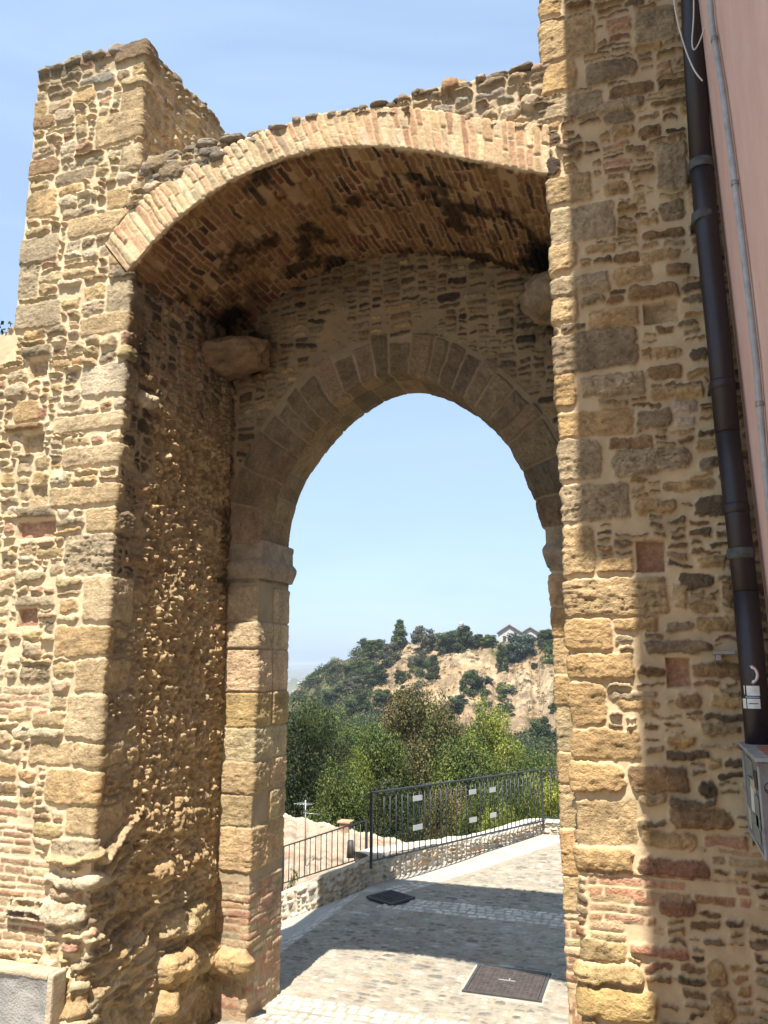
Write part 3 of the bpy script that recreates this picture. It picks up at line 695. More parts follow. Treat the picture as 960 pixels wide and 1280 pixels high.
while x < -4.12:
    wd = rnd.uniform(.12, .24); hh = rnd.uniform(.045, .09)
    rock(bb, (x+wd/2, FY+rnd.uniform(.06, .10), 8.37+hh/2-.03+.012*math.sin(x*9)), (wd*1.05, .26, hh*1.3), k, .16); x += wd*.93; k += 1
y = FY+.26
while y < 6.8:
    wd = rnd.uniform(.10, .20); hh = rnd.uniform(.04, .08)
    rock(bb, (-3.99+rnd.uniform(-.06, -.03), y+wd/2, 8.38+hh/2-.03), (.24, wd*1.05, hh*1.3), k, .16); y += wd*.9; k += 1
for i in range(24):
    rock(bb, (rnd.uniform(-4.45, -4.15) if i % 2 else rnd.uniform(-4.95, -4.2), rnd.uniform(5.1, 6.7) if i % 2 else rnd.uniform(5.1, 5.45), 8.36), (rnd.uniform(.15, .3), rnd.uniform(.15, .3), .14), 300+i, .15, 2)
me = bpy.data.meshes.new('coping'); bb.to_mesh(me); bb.free()
link('coping', me, gate, M_COPE)['label'] = 'dark weathered stones capping the tower stub'
bb = bmesh.new(); x = -3.85
while x < -.62:
    wd = rnd.uniform(.07, .20); hh = rnd.uniform(.02, .05)
    rock(bb, (x+wd/2, FY+rnd.uniform(.05, .09), 7.185+hh/2-.012+.012*math.sin(x*7)), (wd*1.05, .2, hh*1.4), k, .18); x += wd*rnd.uniform(.85, 1.25); k += 1
for i in range(14):
    rock(bb, (-3.85+rnd.uniform(0, .75), FY+rnd.uniform(-.01, .06), 6.92+rnd.uniform(.03, .2)), (rnd.uniform(.08, .2), .12, rnd.uniform(.05, .1)), 700+i, .18)
me = bpy.data.meshes.new('coping'); bb.to_mesh(me); bb.free()
link('coping', me, gate, M_COPE)['label'] = 'row of small ragged stones along the top of the brick arch'
def corbel(c, d, seed, mat, lab, rotz):
    bb = bmesh.new(); rock(bb, c, d, seed, .17, 5, rotz, .86)
    me = bpy.data.meshes.new('corbel'); bb.to_mesh(me); bb.free(); link('corbel', me, gate, mat)['label'] = lab
corbel((-3.76, 6.32, 5.93), (.80, .60, .34), 12, M_CORB, 'rounded corbel stone low in the left corner under the vault', .25)
corbel((-.66, 6.14, 5.97), (.46, .55, .38), 17, M_CORB2, 'rounded corbel stone in the right corner under the vault', -.1)
# impost mouldings: swept profile round the pier
def impost(path, lab):
    prof = [(.0, 3.80), (.012, 3.80), (.03, 3.83), (.055, 3.87), (.075, 3.905), (.08, 3.94), (.06, 3.965), (.03, 3.985), (.018, 4.0), (.018, 4.10), (.03, 4.12), (.03, 4.16), (.0, 4.17)]
    bb = bmesh.new(); n = len(path); grid = []
    from mathutils import noise
    for i, (x, y) in enumerate(path):
        t0 = Vector(path[i])-Vector(path[max(i-1, 0)]); t1 = Vector(path[min(i+1, n-1)])-Vector(path[i])
        def nr(t): t = t.normalized() if t.length else None; return Vector((t.y, -t.x)) if t else None
        a, c = nr(t0), nr(t1); nn = (a+c) if (a and c) else (a or c)
        if a and c: nn = nn/ max(.2, nn.length_squared/2)
        grid.append([bb.verts.new((x+nn.x*p*.48+.006*noise.noise(Vector((x*9, y*9, z*5))), y+nn.y*p*.48+.006*noise.noise(Vector((x*9, y*9, z*5+9))), z+.008*noise.noise(Vector((x*6, y*6, z)))) ) for p, z in prof])
    for i in range(n-1):
        for j in range(len(prof)-1): bb.faces.new((grid[i][j], grid[i+1][j], grid[i+1][j+1], grid[i][j+1]))
    bmesh.ops.recalc_face_normals(bb, faces=bb.faces)
    me = bpy.data.meshes.new('impost'); bb.to_mesh(me); bb.free(); link('impost', me, gate, M_IMP)['label'] = lab
def dens(pts, d=.04):
    out = []
    for a, b in zip(pts[:-1], pts[1:]):
        a, b = Vector(a), Vector(b); m = max(1, int((b-a).length/d))
        for i in range(m): out.append(tuple(a.lerp(b, i/m)))
    return out+[tuple(pts[-1])]
impost(dens([(-3.90, RY-.004), (-3.51, RY-.004), (-3.49, BY+.01), (-3.9, BY+.03)]), 'moulded impost on the left, where the inner arch springs')
impost(dens([(-.5, BY+.03), (-.83, BY+.01), (-.825, RY-.004), (-.50, RY-.004)]), 'moulded impost on the right, where the inner arch springs')
#@@REST
# ================= ground =================
def gz(x, y):
    """height of the paved ground"""
    x = np.asarray(x, float); y = np.asarray(y, float)
    z = -.45*np.maximum(0, -3.95-x)*sstep(7.5, 9.5, y)+.30*np.maximum(0, 4.6-y)
    return z+.02*sstep(12, 16, y)
WALL = [(-7.0, 11.6), (-5.4, 11.15), (-4.80, 11.0), (-3.98, 10.9), (-3.46, 12.12), (-2.78, 13.61), (-2.2, 15.0), (-1.2, 15.05), (6, 14.9)]
wx = np.array([p[0] for p in WALL]); wy = np.array([p[1] for p in WALL])
us = steps((-7, -4.9, .05), (-4.9, -.3, .017), (-.3, 6, .25)); vs = steps((3.6, 6.3, .12), (6.3, 11.5, .015), (11.5, 15.6, .022))
w = Wall(us, vs, seed=81, warp=.010, mortar=(.34, .305, .245), mortar_rough=.004)
GREYP = [((.36, .325, .27), 5), ((.30, .275, .23), 4), ((.43, .39, .32), 3), ((.20, .185, .16), 3), ((.36, .29, .21), 2)]
SETT = [((.66, .61, .53), 4), ((.58, .54, .47), 3), ((.72, .66, .57), 3)]
rng = w.rng
def setts(x0, y0, x1, y1, sz=.105):
    y = y0
    while y < y1-.03:
        x = x0-rng.uniform(0, sz)
        while x < x1:
            l_ = sz*rng.uniform(.8, 1.35); a, b_ = max(x, x0), min(x+l_-.016, x1)
            if b_-a > .03: w.stone(a, y, b_, min(y+sz, y1)-.016, pick(rng, SETT), bulge=.012, round_=.25, edge=.016, warp=.5, rough=.7, mark=False, strata=.1)
            x += l_
        y += sz
    w.block(x0, y0, x1, y1)
setts(-3.55, 10.0, -.35, 10.5); setts(-3.8, 6.95, -.35, 7.22); setts(-4.22, 8.0, -3.98, 10.9); setts(-3.5, 6.62, -.8, 6.93)
# smooth strip against the parapet, and a kerb band of setts that follows the wall
d_wall = np.full(w.U.shape, 9.0)
for i in range(2, len(WALL)-1):
    a, b_ = np.array(WALL[i]), np.array(WALL[i+1]); ab = b_-a
    t = np.clip(((w.U-a[0])*ab[0]+(w.V-a[1])*ab[1])/(ab@ab), 0, 1)
    d_wall = np.minimum(d_wall, np.hypot(w.U-a[0]-t*ab[0], w.V-a[1]-t*ab[1]))
ii, jj = np.meshgrid(np.arange(w.occ.shape[0]), np.arange(w.occ.shape[1]), indexing='ij')
for k in range(3, 6):
    a, b_ = np.array(WALL[k]), np.array(WALL[k+1]); L_ = np.hypot(*(b_-a)); t_ = (b_-a)/L_; n_ = np.array([t_[1], -t_[0]])
    ang = math.atan2(t_[1], t_[0])
    for row in range(3):
        q = 0
        while q < L_:
            l_ = rng.uniform(.09, .14); c = a+t_*(q+l_/2)+n_*(.34+row*.11)
            w.stone(c[0]-l_/2+.008, c[1]-.046, c[0]+l_/2-.008, c[1]+.046, pick(rng, SETT), bulge=.012, round_=.25, edge=.016, warp=.4, rough=.6, rot=ang, mark=False, strata=.1); q += l_
    ux = w.us[0]+ii*w.r; vy = w.vs[0]+jj*w.r
    t = np.clip(((ux-a[0])*t_[0]+(vy-a[1])*t_[1]), 0, L_); dd = np.hypot(ux-a[0]-t*t_[0], vy-a[1]-t*t_[1]); w.occ |= dd < .64
w.occ |= (w.us[0]+ii*w.r < -4.22)
w.occ |= (w.us[0]+ii*w.r > -.3) | (w.vs[0]+jj*w.r < 6.3)
# frames left free for the covers
w.block(-1.93, 7.80, -1.20, 8.56); w.block(-3.66, 10.1, -3.1, 10.72)
w.fill(lambda u, v: dict(w=(.07, .22), h=(.05, .12), wmin=.04, hmin=.03, gap=.020, round=.40, bulge=.008, pal=GREYP, warp=1.3, rough=.8, strata=.2))
smooth = (w.U < -4.22) | ((d_wall < .30) & (w.V > 10.3))
w.C = np.where(smooth[..., None], np.array((.40, .385, .355))*(1+.06*fbm(w.U, w.V, .4, 3, 3))[..., None], w.C); w.H = np.where(smooth, 0, w.H)
cf = ((w.U > -1.95) & (w.U < -1.18) & (w.V > 7.78) & (w.V < 8.58))
w.C = np.where(cf[..., None], np.array((.42, .39, .34)), w.C); w.H = np.where(cf, .004, w.H)
w.C = np.where((w.K > .5)[..., None] | smooth[..., None], w.C*.80, w.C*.74)*np.array((1.03, 1, .95))
cg = ((w.U > -3.75) & (w.U < -3.22) & (w.V > 10.14) & (w.V < 10.66)); w.H = np.where(cg, -.01, w.H); w.C = np.where(cg[..., None], np.array((.25, .23, .2)), w.C)
dust = sstep(0, .5, fbm(w.U, w.V, 1.1, 88, 4))[..., None]*.3
w.C = w.C*(1-dust)+np.array((.36, .32, .255))*dust
xw_ = np.interp(w.V, [10.9, 12.12, 13.61, 15.0], [-3.98, -3.46, -2.78, -2.2]); yw_ = np.interp(w.U, [-7, -5.4, -4.8, -3.98, -3.46, -2.78, -2.2, -1.2, 6], [11.6, 11.15, 11.0, 10.9, 12.12, 13.61, 15.0, 15.05, 14.9])
road_mask = (w.V < yw_+.16) | ((w.V < 15.0) & (w.V > 10.9) & (w.U > xw_-.10))
link('road', w.mesh('road', lambda U, V: (U, V, gz(U, V)), mask=road_mask, H_extra=.015*fbm(w.U, w.V, 1.5, 84, 2)*(1-cg)), None, M_PAVE)['kind'] = 'structure'
# the street the photograph was taken from climbs away from the gate
us = steps((-9, 3, .25)); vs = steps((-14, 3.6, .25)); w = Wall(us, vs, seed=83, mortar=(.42, .38, .31))
w.C[:] = (.30, .265, .215)
link('street', w.mesh('street', lambda U, V: (U, V, np.minimum(gz(U, V)-.0, 4.0)+0*U)), None, M_PAVE)['kind'] = 'structure'
us = steps((-9, -6.9, .3)); w = Wall(us, steps((3.5, 11.5, .3)), seed=84); w.C[:] = (.43, .385, .32)

# ---- manhole cover and drain grate
M_IRON = plain('cast_iron', (.085, .065, .055), rough=.7, metal=.3, var=.25, vscale=14, bump=.6, bscale=90)
M_IRON2 = plain('grate_iron', (.085, .078, .07), rough=.65, metal=.5, var=.2, vscale=14)
M_BLACK = plain('dark_void', (.01, .01, .01), rough=1)
cov = thing('manhole_cover', 'square rusty brown cast iron manhole cover set in the sunlit cobbles', 'manhole cover', (-1.56, 8.18, 0))
bm_ = BM().box((-1.56, 8.18, .002), (.66, .64, .03), bevel=.004); bm_.done('plate', M_IRON, cov)
b = BM()
for (cx, cy, sx, sy) in ((-1.56, 7.845, .74, .028), (-1.56, 8.515, .74, .028), (-1.909, 8.18, .028, .638), (-1.211, 8.18, .028, .638)): b.box((cx, cy, .0), (sx, sy, .032))
b.done('frame', M_IRON2, cov)
b = BM()
for i in range(15):
    for j in range(14):
        if (i in (6, 7, 8) and j in (6, 7)): continue
        b.box((-1.86+i*.043, 7.90+j*.043, .0185), (.026, .026, .005))
b.done('tread', M_IRON, cov)
b = BM().box((-1.60, 8.19, .020), (.10, .012, .004)).box((-1.55, 8.21, .020), (.012, .06, .004)).box((-1.515, 8.19, .020), (.05, .012, .004))
b.done('emblem', plain('worn_metal', (.42, .40, .37), rough=.5, metal=.3), cov)
gr = thing('drain_grate', 'black barred drain grate in the shaded cobbles below the parapet', 'drain grate', (-3.37, 10.4, 0))
BM().box((-3.37, 10.42, -.02), (.50, .56, .04)).done('pit', M_BLACK, gr)
b = BM()
for (cx, cy, sx, sy) in ((-3.37, 10.125, .58, .04), (-3.37, 10.715, .58, .04), (-3.64, 10.42, .04, .55), (-3.10, 10.42, .04, .55)): b.box((cx, cy, .008), (sx, sy, .03), bevel=.003)
b.done('frame', M_IRON2, gr)
for i in range(8): BM().box((-3.58+i*.06, 10.42, .014), (.020, .55, .024), bevel=.003).done('bar', M_IRON2, gr)
BM().box((-3.37, 10.42, .006), (.50, .022, .02)).done('bar', M_IRON2, gr)

gr.rotation_euler = (0, 0, RAD(-28)); gr.scale = (.80, .70, 1); gr.location = (-3.50, 10.40, .012)
# ================= parapet wall =================
cuW, PW, _ = path_fn(WALL, .10)
us = steps((0, cuW[1], .06), (cuW[1], cuW[6]+.9, .016), (cuW[6]+.9, cuW[-1], .2)); Hh, Th = .37, .34
vs = steps((-.15, Hh, .015), (Hh, Hh+Th, .018), (Hh+Th, Hh+Th+1.5, .15))
w = Wall(us, vs, seed=91, warp=.014, mortar=(.46, .41, .32))
rng = w.rng
for i in range(26):
    u = rng.uniform(cuW[2]+.9, cuW[6]); v = rng.uniform(.02, .22)
    if rng.rand() < .4: w.stone(u, v, u+.26, v+.055, pick(rng, [((.45, .27, .16), 1), (OCHRE, 1)]), bulge=.02, round_=.2, warp=.6)
w.fill(lambda u, v: None if v > Hh-.03 else dict(w=(.07, .24), h=(.06, .15), wmin=.05, hmin=.04, gap=.030, round=.46, bulge=.035, pal=[((.42, .37, .29), 4), ((.48, .42, .33), 4), (GTAN, 3), (TAN, 2), ((.36, .33, .29), 2)], warp=1.1, rough=1.4))
top = w.V > Hh-.03
w.C = np.where(top[..., None], np.array((.50, .45, .36))*(1+.15*fbm(w.U, w.V, .2, 92, 4))[..., None], w.C)
w.H = np.where(top, .008*fbm(w.U, w.V, .12, 93, 3), w.H)
def P_par(U, V):
    x, y = PW(U); e = .02; x1, y1 = PW(U+e); x0, y0 = PW(U-e); tx, ty = x1-x0, y1-y0; l_ = np.hypot(tx, ty)+1e-9
    nx, ny = ty/l_, -tx/l_
    hh = .40-.20*np.clip((U-cuW[3])/(cuW[5]-cuW[3]), 0, 1)
    off = np.clip(V-Hh, 0, Th); up = np.minimum(V, Hh)*hh/Hh-np.maximum(V-Hh-Th, 0)
    base = gz(x, y)*sstep(-.4, 0, 0*x)
    up = up+.015*fbm(U, V*0, .3, 95, 2)
    return x-nx*off, y-ny*off, base+up
o = link('parapet_wall', w.mesh('parapet_wall', P_par, H_extra=.012*fbm(w.U, w.V, .3, 94, 2)), None, M_PAVE)
tag(o, 'low rubble parapet wall along the far side of the road, below the railings', 'wall')

# ================= railings =================
M_RAIL = plain('railing_steel', (.045, .05, .055), rough=.5, metal=.4, var=.15, vscale=20)
M_PLATE = plain('plate_grey', (.42, .44, .43), rough=.45, var=.08)
def railing(name_label, A, B, zt, zb, nbal, posts, plates=(), foot=None, r=.011):
    """A, B plan points; zt, zb = (z at A, z at B) of the top and bottom rail"""
    A, B = Vector(A), Vector(B)
    t = thing('railing', name_label, 'railing', (A.x, A.y, zb[0]), 'railings above the parapet')
    P = lambda f, zz: Vector((A.x+(B.x-A.x)*f, A.y+(B.y-A.y)*f, zz[0]+(zz[1]-zz[0])*f))
    ang = math.atan2(B.y-A.y, B.x-A.x)
    def bar(p, q, sx, name):
        b = BM(); d = q-p; n = d.cross(Vector((0, 0, 1)))
        n = n.normalized() if n.length > 1e-4 else Vector((1, 0, 0)); m = d.cross(n).normalized()
        hx, hy = sx
        pts = [p+n*hx+m*hy, p-n*hx+m*hy, p-n*hx-m*hy, p+n*hx-m*hy]; b.poly_prism(pts, d); return b.done(name, M_RAIL, t)
    bar(P(0, zt), P(1, zt), (.018, .011), 'top_rail'); bar(P(0, zb), P(1, zb), (.016, .010), 'bottom_rail')
    for f, dn in posts:
        bar(P(f, zb)-Vector((0, 0, dn)), P(f, zt)+Vector((0, 0, .0)), (.017, .017), 'post')
    for i in range(1, nbal):
        f = i/nbal; b = BM().tube([P(f, zb), P(f, zt)], r*.75, 6); b.done('baluster', M_RAIL, t)
    for f, g, wd in plates:
        c = P(f, zb).lerp(P(f, zt), g); R = Matrix.Rotation(ang, 3, 'Z') @ Matrix.Rotation(-math.atan2(zt[1]-zt[0], (B-A).length), 3, 'Y')
        n = Vector((B.y-A.y, A.x-B.x, 0)).normalized()*.02
        BM().box(c+n, (wd, .006, .075), rot=R, bevel=.002).done('plate', M_PLATE, t)
    return t
def zat(px, py, plan): return atD(px, py, math.hypot(plan[0], plan[1])).z
def plan(px, D): 
    v = atD(px, 1000, D); return v
a_, c_ = atZ(464, 1079, .38), atZ(678, 1030, .20)
a3 = Vector((a_.x-.03, a_.y+.05, 0)); c3 = Vector((c_.x, c_.y, 0))
def fx(px, py, v): p = atD(px, py, math.hypot(v.x, v.y)); return p
A_ = fx(464, 1076, a3); B_ = fx(679, 1026, c3)
fr = lambda px: (px-464)/(678-464)
ztA, ztB = fx(464, 991, a3).z, fx(679, 962, c3).z
railing('taller upper railing of thin dark bars carrying six small pale plates', (A_.x, A_.y, 0), (B_.x, B_.y, 0), (ztA, ztB), (A_.z, B_.z), 35,
        [(0, .10), (1, .12)], plates=[(.215, .82, .22), (.215, .36, .22), (.52, .78, .2), (.52, .30, .2), (.645, .76, .18), (.645, .31, .18)])
D2v = Vector((B_.x+1.6, B_.y+.15, 0))
railing('short level stretch of dark railing running on behind the right pier', (B_.x+.03, B_.y, 0), (D2v.x, D2v.y, 0), (ztB, ztB), (B_.z+.06, B_.z+.06), 13, [(1, .3)])
la, lb = atD(458, 1025, 13.2), atD(330, 1066, 14.6)
la2, lb2 = atD(458, 1071, 13.2), atD(330, 1112, 14.6)
railing('lower railing of dark bars sloping down to the left above the tiled roof', (la.x, la.y, 0), (lb.x, lb.y, 0), (la.z, lb.z), (la2.z, lb2.z), 19, [(0, .5), (.80, .5), (1, .5)])

# ================= pink house on the right =================
M_PINK = plain('pink_render', (.56, .33, .26), rough=.9, var=.07, vscale=2.2, bump=.35, bscale=45, spec=.2)
def pink_wall_mat():
    m, n, l, b = newmat('pink_plaster')
    tc = n.new('ShaderNodeTexCoord'); mp = n.new('ShaderNodeMapping'); mp.inputs['Scale'].default_value = (1.6, 1.6, .9)
    n1 = n.new('ShaderNodeTexNoise'); n1.inputs['Scale'].default_value = 2.4; n1.inputs['Detail'].default_value = 7; n1.inputs['Roughness'].default_value = .62
    r = n.new('ShaderNodeValToRGB'); r.color_ramp.elements[0].position = .3; r.color_ramp.elements[0].color = (.64, .40, .32, 1)
    r.color_ramp.elements[1].position = .7; r.color_ramp.elements[1].color = (.74, .50, .41, 1)
    l(tc.outputs['Object'], mp.inputs[0]); l(mp.outputs[0], n1.inputs['Vector']); l(n1.outputs['Fac'], r.inputs[0])
    sp = n.new('ShaderNodeTexNoise'); sp.inputs['Scale'].default_value = 22; sp.inputs['Detail'].default_value = 3; l(tc.outputs['Object'], sp.inputs['Vector'])
    sr = n.new('ShaderNodeMapRange'); sr.inputs[1].default_value = .70; sr.inputs[2].default_value = .76; l(sp.outputs['Fac'], sr.inputs[0])
    mx = n.new('ShaderNodeMix'); mx.data_type = 'RGBA'; mx.inputs[7].default_value = (.54, .31, .23, 1); l(sr.outputs[0], mx.inputs[0]); l(r.outputs[0], mx.inputs[6])
    l(mx.outputs[2], b.inputs['Base Color']); b.inputs['Roughness'].default_value = .92; b.inputs['Specular IOR Level'].default_value = .15
    n2 = n.new('ShaderNodeTexNoise'); n2.inputs['Scale'].default_value = 30; n2.inputs['Detail'].default_value = 8; l(tc.outputs['Object'], n2.inputs['Vector'])
    bp = n.new('ShaderNodeBump'); bp.inputs['Strength'].default_value = .35; bp.inputs['Distance'].default_value = .01; l(n2.outputs['Fac'], bp.inputs['Height']); l(bp.outputs[0], b.inputs['Normal'])
    return m
M_PW = pink_wall_mat()
M_EAVE = plain('eave_wood', (.16, .10, .06), rough=.85, var=.2)
M_TILE = plain('roof_tile', (.42, .25, .16), rough=.9, var=.25, vscale=5)
hs = thing('pink_house', 'pink rendered house wall close on the right of the picture', 'house', (.6, -2, 0))
def px_(z): return .61-.022*(z-2.6)           # the wall leans back a little
b = BM()
for (y0, y1) in ((-9.0, FY-.03),):
    prof = [(px_(-.3), y0, -.3), (px_(-.3), y1, -.3), (px_(10.4), y1, 10.4), (px_(10.4), y0, 10.4)]
    b.poly_prism(prof, (5, 0, 0))
b.done('wall', M_PW, hs)
b = BM(); b.box((2.35, 3.16, 10.48), (5.30, 3.56, .12)); b.done('eave', M_EAVE, hs)
b = BM(); b.box((2.5, -3.82, 10.48), (4.98, 10.36, .12)); b.done('eave', M_EAVE, hs)
b = BM(); b.poly_prism([(.05, -9, 10.56), (5.1, -9, 10.56), (5.1, -9, 12.4)], (0, 13.9, 0)); b.done('roof', M_TILE, hs)
# grey conduit down the wall
M_COND = plain('conduit_grey', (.36, .37, .38), rough=.55, var=.18, vscale=12)
M_CLIP = plain('clip_steel', (.30, .30, .29), rough=.4, metal=.6)
cd = thing('conduit', 'thin grey conduit pipe running down the pink wall', 'pipe', (.55, 4.5, 2))
pts = []
for (x, y) in ((884, -40), (890, 30), (903, 110), (915, 200), (930, 320), (945, 450), (954, 560), (962, 640), (975, 760)):
    X = .575
    for _ in range(4):
        p = atX(x, y, X); X = px_(p.z)-.024
    pts.append(p)
sm = []
for i in range(len(pts)-1):
    for k in range(4): sm.append(pts[i].lerp(pts[i+1], k/4))
sm.append(pts[-1])
BM().tube(sm, .016, 10).done('pipe', M_COND, cd)
for i in (5, 13, 22, 29): BM().tube([sm[i]+Vector((0, 0, .012)), sm[i]-Vector((0, 0, .012))], .020, 10).done('clip', M_CLIP, cd)
# white cables hanging in front of the pipe
M_CAB = plain('cable_white', (.62, .60, .56), rough=.5, var=.08)
def cable(pxs, lab, r=.0045, Y=4.66):
    P = [atY(x, y, Y) for x, y in pxs]
    q = []
    for i in range(len(P)-1):
        p0, p1, p2, p3 = P[max(i-1, 0)], P[i], P[i+1], P[min(i+2, len(P)-1)]
        for k in range(6):
            t = k/6; q.append(.5*((2*p1)+(-p0+p2)*t+(2*p0-5*p1+4*p2-p3)*t*t+(-p0+3*p1-3*p2+p3)*t**3))
    q.append(P[-1]); o = BM().tube(q, r, 6).done('cable', M_CAB); tag(o, lab, 'cable', 'loose white cables')
cable([(841, -30), (843, 5), (849, 35), (858, 65), (868, 88), (878, 101)], 'white cable curving down across the top of the dark drainpipe')
cable([(867, -30), (867, 20), (865, 52), (868, 62), (876, 48), (884, 20), (890, -10), (892, -30)], 'white cable hanging in a sharp loop between the drainpipe and the pink wall')
cable([(893, -30), (894, 20), (893, 60), (890, 100)], 'straight thin cable end beside the grey conduit', r=.003, Y=4.6)

# ================= drainpipe =================
M_PIPE = plain('painted_pipe', (.011, .008, .010), rough=.45, var=.35, vscale=9, bump=.25, bscale=30, stain=(.022, .014, .014))
M_VERD = plain('verdigris', (.06, .085, .08), rough=.7, var=.3, vscale=25, stain=(.05, .035, .03))
dp = thing('drainpipe', 'thick dark brown drainpipe running down between the stone pier and the pink wall', 'drainpipe', (.45, 4.82, 2.5))
axis = [(862, -60), (866, 40), (876, 200), (886, 310), (899, 430), (909, 540), (921, 640), (932, 740), (941, 840), (950, 950)]
PP = [atY(x, y, 4.82) for x, y in axis]
cut_i = [0, 2, 5, 7, 9]
for i in range(4):
    seg = PP[cut_i[i]:cut_i[i+1]+1]; BM().tube(seg, .068 if i % 2 else .066, 24).done('pipe_section', M_PIPE, dp)
for (x, y, rr, mt) in ((876, 208, .078, M_VERD), (880, 272, .074, M_VERD), (903, 482, .074, M_PIPE), (920, 636, .073, M_PIPE), (926, 692, .076, M_VERD)):
    i = min(range(len(axis)), key=lambda k: abs(axis[k][1]-y)); tdir = (PP[min(i+1, 9)]-PP[max(i-1, 0)]).normalized(); c = atY(x, y, 4.82)
    BM().tube([c-tdir*.03, c-tdir*.012, c+tdir*.012, c+tdir*.03], rr, 24, radii=[rr-.006, rr, rr, rr-.006]).done('collar', mt, dp)
    BM().box(c+Vector((-.06, .10, 0)), (.03, .10, .02), bevel=.004).done('bracket', M_IRON2, dp)
def pipe_patch(name, px, py, wdeg, h, mat, r=.0695, dz=0.0, adeg=-120):
    """a sticker wrapped on the pipe"""
    c = atY(px, py, 4.82)
    i = 8; tdir = (PP[9]-PP[7]).normalized(); bb = bmesh.new(); n = 8
    a0 = RAD(adeg-wdeg/2); vs_ = []
    for k in range(n+1):
        a = a0+RAD(wdeg)*k/n; off = Vector((math.cos(a)*r, math.sin(a)*r, 0))
        vs_.append((bb.verts.new(c+off-tdir*h/2), bb.verts.new(c+off+tdir*h/2)))
    for k in range(n): bb.faces.new((vs_[k][0], vs_[k+1][0], vs_[k+1][1], vs_[k][1]))
    me = bpy.data.meshes.new(name); bb.to_mesh(me); bb.free(); return link(name, me, dp, mat)
M_STK = plain('sticker_white', (.66, .66, .64), rough=.5, var=.12, vscale=30)
M_STKK = plain('sticker_black', (.03, .03, .035), rough=.5)
M_STKR = plain('sticker_pink', (.50, .24, .22), rough=.5)
M_STKB = plain('sticker_blue', (.30, .42, .52), rough=.5)
def pipe_disc(px, py, rad, mat, r, shape=None, adeg=-122, name='sticker'):
    c = atY(px, py, 4.82); tdir = (PP[9]-PP[7]).normalized(); bb = bmesh.new()
    pts = shape if shape else [(math.cos(k*math.pi/12)*rad, math.sin(k*math.pi/12)*rad) for k in range(24)]
    vv = []
    for (s_, t_) in pts:
        a = RAD(adeg)+s_/r; vv.append(bb.verts.new(c+Vector((math.cos(a)*r, math.sin(a)*r, 0))+tdir*(-t_)))
    cc = bb.verts.new(c+Vector((math.cos(RAD(adeg))*r, math.sin(RAD(adeg))*r, 0)))
    for k in range(len(vv)): bb.faces.new((cc, vv[k], vv[(k+1) % len(vv)]))
    me = bpy.data.meshes.new(name); bb.to_mesh(me); bb.free(); link(name, me, dp, mat)
cx0 = 942.5
pipe_disc(cx0, 843, .056, M_STKR, .0690); pipe_disc(cx0, 843, .050, M_STK, .0696)
pipe_disc(cx0, 843, 0, M_STKK, .0702, [(-.030, .012), (-.022, .034), (-.010, .010), (.0, .040), (.012, .012), (.028, .026), (.034, -.002), (.012, -.030), (-.004, -.016), (-.02, -.006)])
pipe_patch('sticker', cx0+1, 863, 22, .052, M_STK, adeg=-148); pipe_patch('sticker', cx0+1, 863, 56, .052, M_STK, adeg=-104)
pipe_patch('sticker', cx0+2, 879, 22, .052, M_STK, adeg=-148); pipe_patch('sticker', cx0+2, 879, 56, .052, M_STK, adeg=-104)
pipe_patch('sticker', cx0+2, 879, 40, .005, M_STKK, r=.0702, adeg=-104); pipe_patch('sticker', cx0+1.4, 871, 60, .006, M_STKB, r=.0702, adeg=-108)

# ================= utility box =================
M_BOX = plain('box_grey', (.20, .195, .19), rough=.55, var=.25, vscale=6, bump=.2, bscale=40)
M_BOX2 = plain('box_edge', (.34, .36, .36), rough=.5, var=.25, vscale=12)
M_RUST = plain('box_top_rust', (.34, .15, .09), rough=.7, var=.25, vscale=14)
ub = thing('utility_box', 'grey metal utility box covered in stickers at the foot of the drainpipe', 'utility box', (.52, 4.5, 2.1))
x0, y0, x1, y1, zb, zt = .405, 4.12, .66, 4.90, 2.10, 2.575
BM().poly_prism([(x0, y0, zb+.03), (x0, y0, zt-.02), (x0, y1, zt-.03), (x0, y1, zb-.0)], (x1-x0, 0, 0)).done('casing', M_BOX, ub)
b = BM(); b.box(((x0+x1)/2, (y0+y1)/2, zt-.006), (x1-x0+.03, y1-y0+.03, .020), bevel=.004); b.done('lid', M_BOX2, ub)
BM().box((x0+.14, y0+.30, zt+.006), (.18, .5, .004)).done('lid_panel', M_RUST, ub)
b = BM()
for (yy, zz, sy, sz) in ((y0+.012, (zb+zt)/2, .02, zt-zb-.07), (y1-.03, (zb+zt)/2-.01, .02, zt-zb-.06), ((y0+y1)/2, zb+.035, y1-y0-.04, .018)): b.box((x0-.003, yy, zz), (.008, sy, sz))
b.done('edge_strip', M_BOX2, ub)
M_G1 = plain('sticker_grey_green', (.22, .27, .24), rough=.5, var=.4, vscale=40, stain=(.06, .07, .07)); M_G2 = plain('sticker_beige', (.50, .45, .36), rough=.5, var=.2, vscale=40)
srnd = random.Random(3)
for (fy, fz, sy, sz, mt) in ((.55, .86, .30, .09, M_G1), (.40, .68, .22, .08, M_G2), (.46, .50, .12, .12, M_STK), (.60, .34, .22, .16, M_G1), (.36, .22, .26, .13, M_G1), (.70, .60, .14, .10, M_G1), (.22, .44, .16, .15, M_G1), (.18, .80, .12, .08, M_STKK), (.48, .50, .07, .03, M_STKK), (.78, .2, .12, .10, M_G2)):
    BM().box((x0-.002-.0012*srnd.randint(0, 3), y0+fy*(y1-y0), zb+.03+fz*(zt-zb-.06)), (.003, sy, sz), rot=Matrix.Rotation(srnd.uniform(-.12, .12), 3, 'X')).done('sticker', mt, ub)
